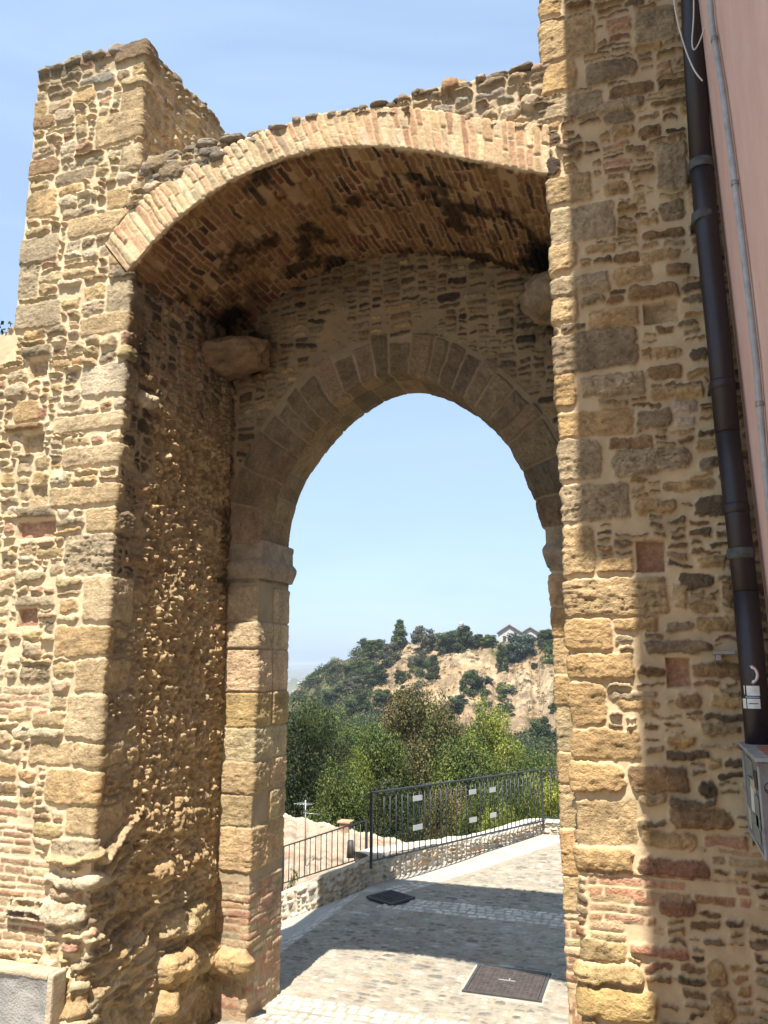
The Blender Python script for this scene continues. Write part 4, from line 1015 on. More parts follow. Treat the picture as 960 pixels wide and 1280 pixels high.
# front of the box: white rectangle label, round badge and a scratched letter A in a ring
BM().box((x0+.068, y0-.002, zb+.215), (.085, .004, .12)).done('sticker', M_STK, ub)
BM().box((x0+.068, y0-.0035, zb+.168), (.085, .004, .018)).done('sticker', M_STKK, ub)
b = BM(); b.tube([(x0+.085, y0-.001, zb+.09), (x0+.085, y0-.004, zb+.09)], .045, 24); b.done('sticker', M_STK, ub)
b = BM()
def stroke(pts): b.tube([(x0+p, y0-.003, zb+q) for p, q in pts], .0022, 5)
stroke([(.03, .30), (.06, .40), (.075, .31)]); stroke([(.02, .335), (.09, .34)])
stroke([(.052+.037*math.cos(k*.5), .345+.03*math.sin(k*.5)) for k in range(13)])
b.done('scribble', M_STKK, ub)
# small dark bracket sticking out of the pier wall beside the pipe
o = BM().box(atY(905, 816, FY-.05), (.12, .10, .02), bevel=.004).box(atY(898, 822, FY-.04), (.03, .10, .035), bevel=.004).done('bracket', M_CLIP)
tag(o, 'short metal bracket stub in the wall just left of the drainpipe', 'bracket')

# ================= stone block, lower left =================
M_BLOCK = plain('concrete_trough', (.30, .285, .26), rough=.95, var=.2, vscale=5, bump=.9, bscale=60, stain=(.16, .15, .14))
M_RIM = plain('trough_rim', (.43, .345, .235), rough=.95, var=.2, vscale=8, bump=.9, bscale=50, stain=(.27, .22, .155))
tr = thing('stone_trough', 'grey stone trough with a pale worn rim against the foot of the left pier', 'trough', (-4.5, 4.5, 0))
p1 = atY(4, 1216, 4.80); p2 = atY(67, 1213, 4.80)
tx1, tzt = p2.x, (p1.z+p2.z)/2; tx0 = tx1-1.3
b = BM(); b.box((tx1-.025, 4.87, tzt/2), (.05, .14, tzt), bevel=.014); b.box(((tx0+tx1)/2-.0, 4.87, tzt-.02), (tx1-tx0-.102, .14, .04), bevel=.014); b.box((tx0+.025, 4.87, tzt/2), (.05, .14, tzt), bevel=.014)
b.done('rim', M_RIM, tr)
bb = bmesh.new(); bmesh.ops.create_grid(bb, x_segments=60, y_segments=40, size=.5)
from mathutils import noise
for v in bb.verts:
    fx_, fy_ = v.co.x+.5, v.co.y+.5
    hol = -.05*math.sin(min(1, fx_*1.0)*math.pi)**.6*math.sin(max(0, min(1, fy_))*math.pi)**.5
    n_ = .012*noise.noise(Vector((fx_*9, fy_*9, 1)))
    v.co = Vector((tx0+.05+fx_*(tx1-tx0-.10), 4.81-hol*.8+n_, fy_*(tzt-.04)))
for f in bb.faces: f.smooth = True
me = bpy.data.meshes.new('panel'); bb.to_mesh(me); bb.free(); link('panel', me, tr, M_BLOCK)
BM().box(((tx0+tx1)/2, 4.90, tzt/2-.04), (tx1-tx0-.12, .07, tzt-.1)).done('body', M_BLOCK, tr)
#@@FAR
# ================= terrain beyond and around =================
def hpt(px, D, z=0.0):
    """point at picture azimuth px (taken at the horizon) and distance D"""
    a = math.atan2(px-480, 998); F, R = math.cos(a)*D, math.sin(a)*D
    return Vector((R*math.cos(YAW)-F*math.sin(YAW), F*math.cos(YAW)+R*math.sin(YAW), z))
CREST = np.array([(-900, 900), (100, 905), (250, 898), (340, 886), (352, 874), (380, 852), (420, 826), (455, 812), (500, 803), (560, 801), (580, 800), (620, 803), (660, 800), (700, 797), (760, 796), (1100, 800), (3000, 810)], float)
CRD = np.array([(-900, 420), (340, 340), (420, 300), (500, 265), (700, 235), (3000, 230)], float)
def terrain(px, D):
    zc = 3-(np.interp(px, CREST[:, 0], CREST[:, 1])-827)*np.interp(px, CRD[:, 0], CRD[:, 1])/998
    Dc = np.interp(px, CRD[:, 0], CRD[:, 1]); Db = Dc*.66
    near = np.interp(D, [0, 9, 17, 26, 40, 90], [-2.2, -2.2, -3.6, -6.0, -9, -13])
    base = near
    t = np.clip((D-Db)/(Dc-Db), 0, 1)
    X = px/60.0
    gul = np.abs(fbm(X*1.0+D*.012, D*.010, .9, 5, 3))*2-.5
    prof = .45*t+.55*sstep(.30, 1.0, t)**.9
    prof = np.where(t > .86, np.maximum(prof, sstep(.80, .93, t)), prof)
    hill = base+(zc-base)*np.clip(prof+.13*gul*np.sin(np.clip(t, 0, 1)*math.pi), 0, 1)
    far = np.interp(D, [0, 420, 700, 1200, 2000, 2600, 3600, 5500, 9500], [0, 0, -60, -105, -100, -42, -90, -60, 0])
    z = np.where(D < Dc, hill, zc-(D-Dc)*.03)
    z = np.where(D > Dc+40, np.maximum(zc-(D-Dc)*.12, -110)*(1-sstep(900, 1300, D))+far*sstep(900, 1300, D)+0, z)
    rug = fbm(X*3, D*.02+X, .5, 9, 3)*1.6*sstep(60, 160, D)+fbm(X*5, np.log(D)*9, .6, 10, 4)*sstep(1500, 2300, D)*14
    return z+rug*np.where(D > 60, 1, 0)
pxs = np.concatenate([np.linspace(-2200, 300, 60)[:-1], np.linspace(300, 760, 230), np.linspace(760, 3200, 60)[1:]])
Ds = np.concatenate([np.linspace(8.5, 60, 40)[:-1], np.linspace(60, 400, 200)[:-1], np.geomspace(400, 10500, 80)])
PX, DD = np.meshgrid(pxs, Ds, indexing='ij')
ZZ = terrain(PX, DD)
AA = np.arctan2(PX-480, 998); F_, R_ = np.cos(AA)*DD, np.sin(AA)*DD
XX = R_*math.cos(YAW)-F_*math.sin(YAW); YY = F_*math.cos(YAW)+R_*math.sin(YAW)
# colours: bare clay bluff, dry grass, scrub
t_ = (DD-np.interp(PX, CRD[:, 0], CRD[:, 1])*.66)/(np.interp(PX, CRD[:, 0], CRD[:, 1])*.34)
n1 = fbm(XX, YY+ZZ*2, 14, 201, 4, .6); n2 = fbm(XX, ZZ*2+YY, 3.5, 207, 3, .6)
clay = np.array((.43, .295, .165)); pale = np.array((.54, .41, .255)); dry = np.array((.27, .20, .125)); scrub = np.array((.085, .10, .04)); field = np.array((.16, .15, .06))
C_ = clay+(pale-clay)*sstep(-.1, .35, n1+.4*n2)[..., None]
C_ = C_+(dry-C_)*sstep(-.05, .22, n2-.35*n1+.12)[..., None]*.9
onh = sstep(.02, .10, t_)*(1-sstep(.93, .98, t_))*(DD < 420)
green = np.clip(sstep(.02, .30, fbm(XX, YY+ZZ, 20, 211, 4)+.55*sstep(480, 430, PX)-.30), 0, 1)
bare = onh*(1-green*.8)
C_ = scrub+(C_-scrub)*bare[..., None]
C_ = C_+(field-C_)*((DD > 420)*sstep(-.2, .2, fbm(XX, YY, 160, 220, 3))*.8)[..., None]
idx = np.arange(PX.size).reshape(PX.shape)
# winding: u = px (to the right), v = D (away): normal up
f = np.stack([idx[:-1, :-1], idx[1:, :-1], idx[1:, 1:], idx[:-1, 1:]], -1).reshape(-1, 4)
M_LAND = masonry_mat('clay_and_scrub', bump=.0, pits=0, amt=.0)
def land_mat():
    m, n, l, b = newmat('land')
    at = n.new('ShaderNodeVertexColor'); at.layer_name = 'Col'; tc = n.new('ShaderNodeTexCoord')
    mp = n.new('ShaderNodeMapping'); mp.inputs['Scale'].default_value = (1, 1, .5)
    nz = n.new('ShaderNodeTexNoise'); nz.inputs['Scale'].default_value = .55; nz.inputs['Detail'].default_value = 8; nz.inputs['Roughness'].default_value = .7
    l(tc.outputs['Object'], mp.inputs[0]); l(mp.outputs[0], nz.inputs['Vector'])
    mr = n.new('ShaderNodeMapRange'); mr.inputs[1].default_value = .3; mr.inputs[2].default_value = .7; mr.inputs[3].default_value = .5; mr.inputs[4].default_value = 1.25; l(nz.outputs['Fac'], mr.inputs[0])
    vm = n.new('ShaderNodeVectorMath'); vm.operation = 'SCALE'; l(at.outputs['Color'], vm.inputs[0]); l(mr.outputs[0], vm.inputs['Scale']); l(vm.outputs[0], b.inputs['Base Color'])
    b.inputs['Roughness'].default_value = 1; b.inputs['Specular IOR Level'].default_value = .05
    bp = n.new('ShaderNodeBump'); bp.inputs['Strength'].default_value = 1; bp.inputs['Distance'].default_value = 1.6; l(nz.outputs['Fac'], bp.inputs['Height']); l(bp.outputs[0], b.inputs['Normal'])
    return m
M_LAND = land_mat()
o = link('hills', np_mesh('hills', np.stack([XX, YY, ZZ], -1).reshape(-1, 3), f, C_.reshape(-1, 3)), None, M_LAND); o['kind'] = 'structure'
bb = bmesh.new(); bmesh.ops.create_circle(bb, cap_ends=True, segments=64, radius=10400, matrix=Matrix.Translation((0, 0, -112)))
me = bpy.data.meshes.new('ground'); bb.to_mesh(me); bb.free(); o = link('ground', me, None, plain('far_ground', (.13, .13, .06), rough=1, var=.3, vscale=.01)); o['kind'] = 'structure'

# ================= vegetation =================
def leaf_mat():
    m, n, l, b = newmat('foliage')
    at = n.new('ShaderNodeVertexColor'); at.layer_name = 'Col'
    oi = n.new('ShaderNodeObjectInfo'); hs_ = n.new('ShaderNodeHueSaturation')
    l(at.outputs['Color'], b.inputs['Base Color']); b.inputs['Roughness'].default_value = .6; b.inputs['Specular IOR Level'].default_value = .25
    tr = n.new('ShaderNodeBsdfTranslucent'); l(at.outputs['Color'], tr.inputs['Color'])
    mx = n.new('ShaderNodeMixShader'); mx.inputs[0].default_value = .28
    out = n['Material Output']; l(b.outputs[0], mx.inputs[1]); l(tr.outputs[0], mx.inputs[2]); l(mx.outputs[0], out.inputs['Surface'])
    n.remove(hs_); n.remove(oi)
    return m
M_LEAF = leaf_mat()
M_BARK = plain('bark', (.13, .095, .065), rough=.95, var=.3, vscale=8, bump=.8, bscale=30)
PG = dict(dark=[(.024, .040, .012), (.034, .054, .015), (.018, .030, .011), (.06, .068, .018)],
          mid=[(.055, .085, .018), (.085, .115, .024), (.032, .055, .014), (.13, .145, .032)],
          olive=[(.085, .085, .026), (.13, .115, .036), (.045, .055, .018), (.17, .125, .05), (.06, .075, .02)],
          lime=[(.20, .22, .035), (.14, .18, .03), (.08, .12, .025), (.27, .26, .05)],
          hill=[(.045, .072, .020), (.060, .088, .026), (.032, .052, .016), (.08, .095, .032)],
          blue=[(.065, .095, .075), (.09, .12, .095), (.04, .06, .045)],
          dusty=[(.085, .09, .05), (.06, .075, .035), (.12, .11, .065)])
def crown(seed, H, Wd, nleaf, ls, pal, shape='round', low=.18, clumps=46):
    r = np.random.RandomState(seed); cs = []; n = 0
    while len(cs) < clumps:
        p = r.uniform(-1, 1, 3); q = np.linalg.norm(p)
        if q > 1 or q < .25: continue
        z = p[2]*.5+.5
        if shape == 'cone': rad = 1-.92*z
        elif shape == 'flat': rad = 1.0 if z > .5 else .3
        elif shape == 'column': rad = .75+.25*math.sin(z*math.pi)
        else: rad = 1.0
        cs.append((p[0]*rad*Wd/2*.86, p[1]*rad*Wd/2*.86, (low+(1-low)*z)*H, r.uniform(.085, .19)*Wd*(1 if shape != 'cone' else .6+.4*rad), r.uniform(.72, 1.25), r.randint(0, len(pal))))
    cs = np.array(cs)
    wgt = cs[:, 3]**2; wgt /= wgt.sum(); k = r.choice(len(cs), nleaf, p=wgt); c = cs[k]
    d = r.normal(size=(nleaf, 3)); d /= np.linalg.norm(d, axis=1, keepdims=True)
    rad = c[:, 3]*r.uniform(.45, 1.08, nleaf)**.6*(1+.25*np.sin(d[:, 0]*5+k)*np.cos(d[:, 1]*6))
    pos = c[:, :3]+d*rad[:, None]*np.array([1, 1, .78]); pos[:, 2] = np.maximum(pos[:, 2], .1)
    nrm = d*.8+r.normal(size=(nleaf, 3))*.55+np.array([0, 0, .35]); nrm /= np.linalg.norm(nrm, axis=1, keepdims=True)
    a = np.cross(nrm, r.normal(size=(nleaf, 3))); a /= np.linalg.norm(a, axis=1, keepdims=True); b = np.cross(nrm, a)
    s1 = ls*r.uniform(.6, 1.3, nleaf)[:, None]; s2 = s1*r.uniform(.4, .75, nleaf)[:, None]
    v = np.stack([pos-a*s1, pos-b*s2+nrm*s1*.15, pos+a*s1, pos+b*s2+nrm*s1*.15], 1).reshape(-1, 3)
    f = np.arange(nleaf*4).reshape(-1, 4)
    P_ = np.array(pal); pi = np.where(r.rand(nleaf) < .6, c[:, 5].astype(int), r.randint(0, len(pal), nleaf))
    col = P_[pi]*(c[:, 4]**1.3*r.uniform(.6, 1.35, nleaf))[:, None]*1.02
    return np_mesh('crown', v, f, np.repeat(col, 4, axis=0), smooth=False), cs
def trunk_mesh(seed, H, Wd, cs, low=.18):
    r = random.Random(seed); b = BM(); R0 = .035*H**.9*.7+.03
    top = Vector((r.uniform(-.1, .1)*Wd, r.uniform(-.1, .1)*Wd, H*.72)); pts = []
    for i in range(7):
        t = i/6; pts.append(Vector((0, 0, -.4)).lerp(top, t)+Vector((r.uniform(-1, 1), r.uniform(-1, 1), 0))*.03*Wd*t)
    b.tube(pts, R0, 8, radii=[R0*(1-.8*i/6) for i in range(7)])
    for i in range(0, min(len(cs), 26), 2):
        q = Vector(cs[i][:3]); s = pts[2].lerp(pts[5], r.random()); m = s.lerp(q, .5)+Vector((0, 0, .06*H))
        b.tube([s, m, q], .02, 5, radii=[R0*.34, R0*.22, R0*.08])
    for f in b.bm.faces: f.smooth = True
    bmesh.ops.recalc_face_normals(b.bm, faces=b.bm.faces)
    me = bpy.data.meshes.new('trunk'); b.bm.to_mesh(me); b.bm.free(); me.materials.append(M_BARK); return me
PROTO = {}
def proto(key, seed, H, Wd, nleaf, ls, pal, **k):
    cm, cs = crown(seed, H, Wd, nleaf, ls, PG[pal], **k); cm.materials.append(M_LEAF)
    PROTO[key] = (cm, trunk_mesh(seed, H, Wd, cs), H, Wd)
proto('dark', 1, 8, 6, 40000, .066, 'dark', clumps=105); proto('mid', 2, 8, 6, 40000, .066, 'mid', clumps=105); proto('olive', 3, 8, 6, 40000, .066, 'olive', clumps=105)
proto('lime', 4, 8, 5, 32000, .066, 'lime', clumps=105); proto('mid2', 5, 8, 7, 40000, .070, 'mid', clumps=105)
proto('fdark', 6, 8, 8, 7000, .25, 'hill', clumps=34, low=.05); proto('fmid', 7, 8, 8, 5200, .30, 'mid', clumps=34, low=.05); proto('fdusty', 8, 8, 9, 4800, .30, 'dusty', clumps=30, low=.03)
proto('fblue', 9, 8, 8, 5200, .30, 'blue', clumps=34, low=.08); proto('cone', 10, 8, 4.6, 4200, .24, 'mid', clumps=105, shape='cone', low=.05); proto('pine', 11, 8, 6, 2600, .26, 'hill', clumps=30, shape='flat', low=.45)
proto('shrub', 12, 2.4, 2.6, 9000, .045, 'mid', clumps=40, low=.05); proto('shrub_lime', 13, 2.4, 2.6, 9000, .045, 'lime', clumps=40, low=.05)
def tree(key, x, y, z, h, wd, rot, name, label, group, cat='tree'):
    cm, tm, H, Wd = PROTO[key]
    t = thing(name, label, cat, (x, y, z), group)
    s = (wd/Wd, wd/Wd, h/H)
    for nm, me in (('crown', cm), ('trunk', tm)):
        o = bpy.data.objects.new(nm, me); COL.objects.link(o); o.parent = t
    t.scale = s; t.rotation_euler = (0, 0, rot); return t
trnd = random.Random(77)
GV = 'trees in the valley behind the railings'
def valley(key, px, top, D, wpx, label, group=GV, name='tree', zb=None, cat='tree'):
    p = hpt(px, D); zt = 3-(top-827)*D/998
    zb = float(terrain(np.array(float(px)), np.array(float(D))))-.3 if zb is None else zb
    h = zt-zb
    return tree(key, p.x, p.y, zb, h/.97, wpx*D/998, trnd.uniform(0, 6.28), name, label, group, cat)
valley('dark', 385, 884, 31, 115, 'big dark green tree at the archway left inner edge, above the tiled roof')
valley('olive', 520, 868, 40, 130, 'tall olive brown tree in the middle of the archway')
valley('mid', 470, 918, 34, 110, 'fresh green tree between the big dark tree and the tall olive one')
valley('lime', 612, 882, 46, 85, 'yellow green tree with an upright crown, right of the tall olive tree')
valley('mid2', 650, 948, 36, 120, 'mid green spreading tree behind the right end of the upper railing')
valley('olive', 704, 948, 40, 110, 'olive green tree partly hidden by the right pier')
valley('mid', 575, 930, 33, 120, 'green tree low behind the pale plates of the upper railing')
valley('dark', 500, 975, 27, 110, 'dark low tree behind the left part of the upper railing')
valley('mid2', 430, 962, 29, 110, 'mid green tree above the gap between the two railings')
valley('lime', 448, 940, 33, 45, 'small bright yellow green tree lit up between darker ones')
valley('mid2', 395, 888, 80, 110, 'light green tree standing beyond the big dark tree')
valley('mid', 455, 908, 85, 100, 'light green tree beyond the gap between the dark and olive trees')
valley('mid2', 350, 900, 78, 90, 'light green tree at the left inner edge of the archway, beyond the dark one')
valley('olive', 580, 908, 70, 80, 'greyish olive tree behind the yellow green one')
valley('mid', 665, 935, 75, 80, 'green tree at the foot of the bare slope on the right')
valley('mid', 720, 945, 60, 120, 'green tree half behind the right pier at the foot of the slope')
valley('dark', 620, 968, 27, 120, 'dark green low tree behind the middle of the upper railing')
valley('mid', 270, 895, 48, 130, 'leafy tree beyond the gate, wholly hidden by the left pier', group=None)
valley('olive', 830, 900, 50, 140, 'leafy tree beyond the gate, wholly hidden by the right pier', group=None)
for i, (px, top, D, wpx, k, lab) in enumerate((
    (600, 990, 19, 90, 'mid', 'green shrub behind the upper railing just right of the middle plates'), (640, 975, 20, 90, 'mid2', 'green shrub behind the upper railing left of its end post'),
    (668, 968, 21, 80, 'lime', 'bright yellow green shrub beside the right end post of the upper railing'), (695, 965, 20, 80, 'lime', 'bright shrub behind the level railing at the right pier'),
    (560, 985, 21, 90, 'olive', 'green shrub below the tall olive tree, behind the railing'), (618, 1000, 18, 60, 'lime', 'small bright shrub low behind the railing'),
    (527, 1000, 23, 70, 'dark', 'dark shrub at the right corner of the tiled roof'), (372, 1078, 13.6, 40, 'shrub', 'small leafy plant between the parapet and the lower railing'), (352, 1085, 13.3, 40, 'shrub_lime', 'small bright plant at the left end of the parapet'),
    (722, 970, 19, 90, 'mid', 'green shrub hidden mostly by the right pier'))):
    valley(k, px, top, D, wpx, lab, group='shrubs behind the railings', name='shrub', cat='shrub')
# hillside
def hill_D(px, py):
    """distance at which the terrain shows at picture height py"""
    Dd = np.linspace(130, 420, 1200); z = terrain(np.full(1200, float(px)), Dd); yy = 827+(3-z)*998/Dd
    ymin = np.minimum.accumulate(yy); k = int(np.argmax(ymin <= py)) if (ymin <= py).any() else int(np.argmin(yy))
    return Dd[k]
HT = [(500, 806, 28, 36, 'cone', 'conifer', 'conical bright green conifer on the crest left of the middle'), (455, 811, 18, 20, 'pine', 'umbrella_pine', 'small umbrella pine silhouetted alone on the left crest'),
      (530, 810, 34, 30, 'fdusty', 'tree', 'greyish feathery tree on the crest right of the conifer'), (560, 812, 30, 26, 'fdark', 'tree', 'dark tree on the crest left of the white spire'),
      (578, 810, 34, 30, 'fdark', 'tree', 'broad dark tree on the crest under the white spire'), (597, 806, 24, 16, 'fdark', 'tree', 'dark rounded tree on the crest just right of the spire'),
      (612, 804, 22, 14, 'fmid', 'tree', 'low green tree beside the hilltop house'), (652, 822, 36, 33, 'fblue', 'tree', 'broad blue grey tree in front of the hilltop house'),
      (636, 824, 22, 20, 'fblue', 'tree', 'smaller blue grey tree left of the broad one'), (686, 800, 26, 16, 'fdark', 'tree', 'dark tree to the right of the hilltop house'),
      (703, 802, 22, 18, 'fmid', 'tree', 'green tree on the crest at the right pier'), (627, 835, 16, 32, 'fdark', 'tree', 'narrow dark tree hanging down the edge of the cliff'),
      (472, 818, 36, 22, 'fdark', 'tree', 'dark leafy tree on the crest left of the conifer'), (487, 828, 30, 28, 'fdusty', 'tree', 'dusty tree under the conifer'),
      (540, 845, 26, 34, 'fdark', 'bush', 'dark bush hanging on the upper cliff in the middle'), (527, 832, 28, 28, 'fdusty', 'bush', 'dusty bush at the top of the middle cliff'),
      (590, 865, 38, 36, 'fdark', 'bush', 'large dark round bush growing in the middle of the bare cliff'), (572, 885, 34, 26, 'fdark', 'bush', 'dark bush just under the large round one'),
      (555, 893, 30, 22, 'fdark', 'bush', 'dark bush lower left of the large round one'), (448, 893, 32, 36, 'fdark', 'bush', 'dark round bush low on the left slope'),
      (674, 925, 36, 42, 'fdark', 'bush', 'dark bush low on the right slope near the pier'), (689, 885, 14, 16, 'fdark', 'bush', 'small round dark bush above the low one by the pier'),
      (630, 884, 9, 12, 'fdark', 'bush', 'tiny dark bush alone on the bare right slope'), (668, 832, 16, 10, 'fdark', 'bush', 'small dark bush under the house'), (696, 925, 26, 30, 'fdusty', 'bush', 'dusty brown bush beside the right pier'),
      (500, 850, 22, 20, 'fdark', 'bush', 'small dark bush on the bare slope below the conifer'), (515, 868, 20, 16, 'fdusty', 'bush', 'dusty bush low on the middle slope'),
      (470, 850, 34, 26, 'fdark', 'bush', 'dark bush half way down the green left slope'), (440, 862, 34, 24, 'fdusty', 'bush', 'dusty green bush half way down the left slope'),
      (418, 874, 32, 22, 'fdark', 'bush', 'dark bush low down on the left slope'), (480, 876, 28, 22, 'fdark', 'bush', 'dark bush low on the slope above the tall olive tree'),
      (455, 838, 30, 20, 'fmid', 'bush', 'green bush under the left crest'), (610, 850, 16, 12, 'fdusty', 'bush', 'small dusty bush to the upper right of the large round one'),
      (415, 838, 26, 14, 'fdark', 'bush', 'dark bush along the left crest'), (425, 838, 26, 15, 'fdusty', 'bush', 'dusty bush along the left crest'), (395, 852, 26, 12, 'fdark', 'bush', 'dark bush lower on the left crest'),
      (378, 866, 24, 10, 'fdusty', 'bush', 'low bush near the bottom of the left crest'), (440, 838, 24, 16, 'fdark', 'bush', 'dark bush under the umbrella pine')]
GH = 'trees and bushes on the far hillside'
for (px, py, wpx, hpx, k, nm, lab) in HT:
    D = hill_D(px, py); z = float(terrain(np.array(float(px)), np.array(float(D)))); p = hpt(px, D)
    sc = D/998
    tree(k, p.x, p.y, z-.5, hpx*sc*(1.05 if nm != 'bush' else .9), wpx*sc*(1.1 if nm != 'bush' or px < 485 else .88), trnd.uniform(0, 6.28), nm, lab, GH, 'bush' if nm == 'bush' else 'tree')
# low scrub too dense to count, over the left slope and the foot of the cliffs
def scrub_mass():
    r = np.random.RandomState(8); V = []; Cc = []
    spots = []
    while len(spots) < 1500:
        px = r.uniform(330, 730); t = r.rand(); Dc = np.interp(px, CRD[:, 0], CRD[:, 1]); D = Dc*(.60+.42*t)
        f_ = float(fbm(np.array(px/9.), np.array(D/9.), 3.2, 77, 3))
        lim = -.10 if px < 475 else (.34 if .22 < t < .95 else -.12)
        if t < .2: lim = -.5
        if px < 420 and .35 < t < .8 and r.rand() < .6: continue
        if f_ > lim: spots.append((px, D, r.uniform(.8, 2.3)*(1.25 if t < .3 or px < 470 else .65)))
    P_ = np.array(PG['dark']*2+PG['dusty']+PG['mid'])*.9
    for (px, D, s) in spots:
        z = float(terrain(np.array(px), np.array(D))); c = np.array(hpt(px, D, z)); n = 130
        d = r.normal(size=(n, 3)); d /= np.linalg.norm(d, axis=1, keepdims=True); d[:, 2] = np.abs(d[:, 2])
        pos = c+d*np.array([s*1.25, s*1.25, s])*r.uniform(.6, 1.1, n)[:, None]
        nr = d+r.normal(size=(n, 3))*.6; a = np.cross(nr, r.normal(size=(n, 3))); a /= np.linalg.norm(a, axis=1, keepdims=True); b = np.cross(nr, a); b /= np.linalg.norm(b, axis=1, keepdims=True)
        q = r.uniform(.16, .34, n)[:, None]
        V.append(np.stack([pos-a*q, pos-b*q*.7, pos+a*q, pos+b*q*.7], 1).reshape(-1, 3))
        base = P_[r.randint(0, len(P_))]*r.uniform(.8, 1.3); Cc.append(np.repeat(base*r.uniform(.7, 1.35, n)[:, None], 4, axis=0))
    V = np.concatenate(V); o = link('scrub', np_mesh('scrub', V, np.arange(len(V)).reshape(-1, 4), np.concatenate(Cc), smooth=False), None, M_LEAF); o['kind'] = 'stuff'
scrub_mass()
def tufts():
    r = np.random.RandomState(28); V = []; Cc = []; P_ = np.array([(.26, .20, .115), (.20, .15, .09), (.14, .13, .06), (.32, .24, .14), (.10, .10, .045)])
    for _ in range(2600):
        px = r.uniform(345, 730); t = r.uniform(.05, .97); Dc = np.interp(px, CRD[:, 0], CRD[:, 1]); D = Dc*(.66+.34*t)
        if fbm(np.array(px/6.), np.array(D/6.), 3.0, 177, 3) < -.08: continue
        z = float(terrain(np.array(px), np.array(D))); c = np.array(hpt(px, D, z)); n = 34; sz = r.uniform(.35, 1.0)
        d = r.normal(size=(n, 3)); d /= np.linalg.norm(d, axis=1, keepdims=True); d[:, 2] = np.abs(d[:, 2])*.6
        pos = c+d*sz*r.uniform(.5, 1.3, n)[:, None]; nr = d+r.normal(size=(n, 3))*.7
        a = np.cross(nr, r.normal(size=(n, 3))); a /= np.linalg.norm(a, axis=1, keepdims=True); b = np.cross(nr, a); b /= np.linalg.norm(b, axis=1, keepdims=True)
        q = r.uniform(.10, .24, n)[:, None]
        V.append(np.stack([pos-a*q, pos-b*q*.6, pos+a*q, pos+b*q*.6], 1).reshape(-1, 3)); Cc.append(np.repeat(P_[r.randint(0, 5)]*r.uniform(.7, 1.4, n)[:, None], 4, axis=0))
    V = np.concatenate(V); o = link('dry_grass', np_mesh('dry_grass', V, np.arange(len(V)).reshape(-1, 4), np.concatenate(Cc), smooth=False), None, M_LEAF); o['kind'] = 'stuff'
tufts()
def undergrowth():
    r = np.random.RandomState(18); n = 90000
    px = r.uniform(300, 760, n); D = 20*(7.2**r.rand(n)); z = terrain(px, D)
    a = np.arctan2(px-480, 998); F, R = np.cos(a)*D, np.sin(a)*D
    hgt = (1.2+1.6*np.clip(fbm(px/10, D, 4, 31, 2)+.4, 0, 1))*r.rand(n)
    pos = np.stack([R*math.cos(YAW)-F*math.sin(YAW), F*math.cos(YAW)+R*math.sin(YAW), z+hgt], -1)
    nr = r.normal(size=(n, 3)); a = np.cross(nr, r.normal(size=(n, 3))); a /= np.linalg.norm(a, axis=1, keepdims=True); b = np.cross(nr, a); b /= np.linalg.norm(b, axis=1, keepdims=True)
    q = (.05+.0016*D)[:, None]*r.uniform(.7, 1.4, n)[:, None]
    V = np.stack([pos-a*q, pos-b*q*.7, pos+a*q, pos+b*q*.7], 1).reshape(-1, 3)
    P_ = np.array(PG['mid']+PG['olive']+PG['dark']); c = P_[r.randint(0, len(P_), n)]
    o = link('undergrowth', np_mesh('undergrowth', V, np.arange(len(V)).reshape(-1, 4), np.repeat(c, 4, axis=0), smooth=False), None, M_LEAF); o['kind'] = 'stuff'
undergrowth()
# the twig of a tree that peeps in at the left edge, beyond the wall
tw = hpt(-40, 14); zt_ = 3-(372-827)*14/998
cm, cs_ = crown(40, 8, 4, 14000, .05, PG['dark'], clumps=105); cm.materials.append(M_LEAF); PROTO['twig'] = (cm, trunk_mesh(40, 8, 4, cs_), 8, 4)
p_ = atD(-64, 372, 15.0)
tree('twig', p_.x, p_.y, -2.2, (p_.z+2.2)/.875, 2.6, 1.0, 'tree', 'dark leafy tree whose twigs enter at the left edge above the wall', None)

# ================= tiled roof and its house, below the parapet =================
def roof_mesh(c00, c10, c11, c01, nu, nv, rows):
    """bilinear patch c00 (near left) c10 (near right) c11 (far right) c01 (far left) with barrel tile ribs running from near to far"""
    u = np.linspace(0, 1, nu); v = np.linspace(0, 1, nv); U, V = np.meshgrid(u, v, indexing='ij')
    P_ = [np.array(c) for c in (c00, c10, c11, c01)]
    pos = (1-U)[..., None]*(1-V)[..., None]*P_[0]+U[..., None]*(1-V)[..., None]*P_[1]+(U*V)[..., None]*P_[2]+((1-U)*V)[..., None]*P_[3]
    W_ = np.linalg.norm(P_[1]-P_[0]); H_ = np.linalg.norm(P_[3]-P_[0])
    x = U*W_; y = V*H_
    x2 = x+.03*fbm(x, y, 1.2, 3, 2)
    rib = np.abs(np.sin(x2*math.pi/.19)); stp = (y/.33+.6*vnoise(np.floor(x2/.19), y*0, 1, 4)) % 1
    pos[..., 2] += .05*rib+.03*(1-stp)*.6+.03*fbm(x, y, .8, 6, 3)
    tile = vnoise(np.floor(x2/.19)*7.3, np.floor(y/.33+.6*vnoise(np.floor(x2/.19), y*0, 1, 4))*3.1, .77, 8)
    base = np.array((.39, .30, .215)); C_ = base*(0.75+.5*tile)[..., None]; C_ = C_+(np.array((.42, .26, .17))-C_)*sstep(.72, .9, tile)[..., None]
    C_ = C_*(1-.3*sstep(.1, .5, fbm(x, y, .7, 12, 4)))[..., None]
    idx = np.arange(nu*nv).reshape(nu, nv); f = np.stack([idx[:-1, :-1], idx[1:, :-1], idx[1:, 1:], idx[:-1, 1:]], -1).reshape(-1, 4)
    return np_mesh('roof', pos.reshape(-1, 3), f, C_.reshape(-1, 3))
oh = thing('old_house', 'old house below the road of which only the sagging pale tiled roof shows', 'house', (-9, 17, -5))
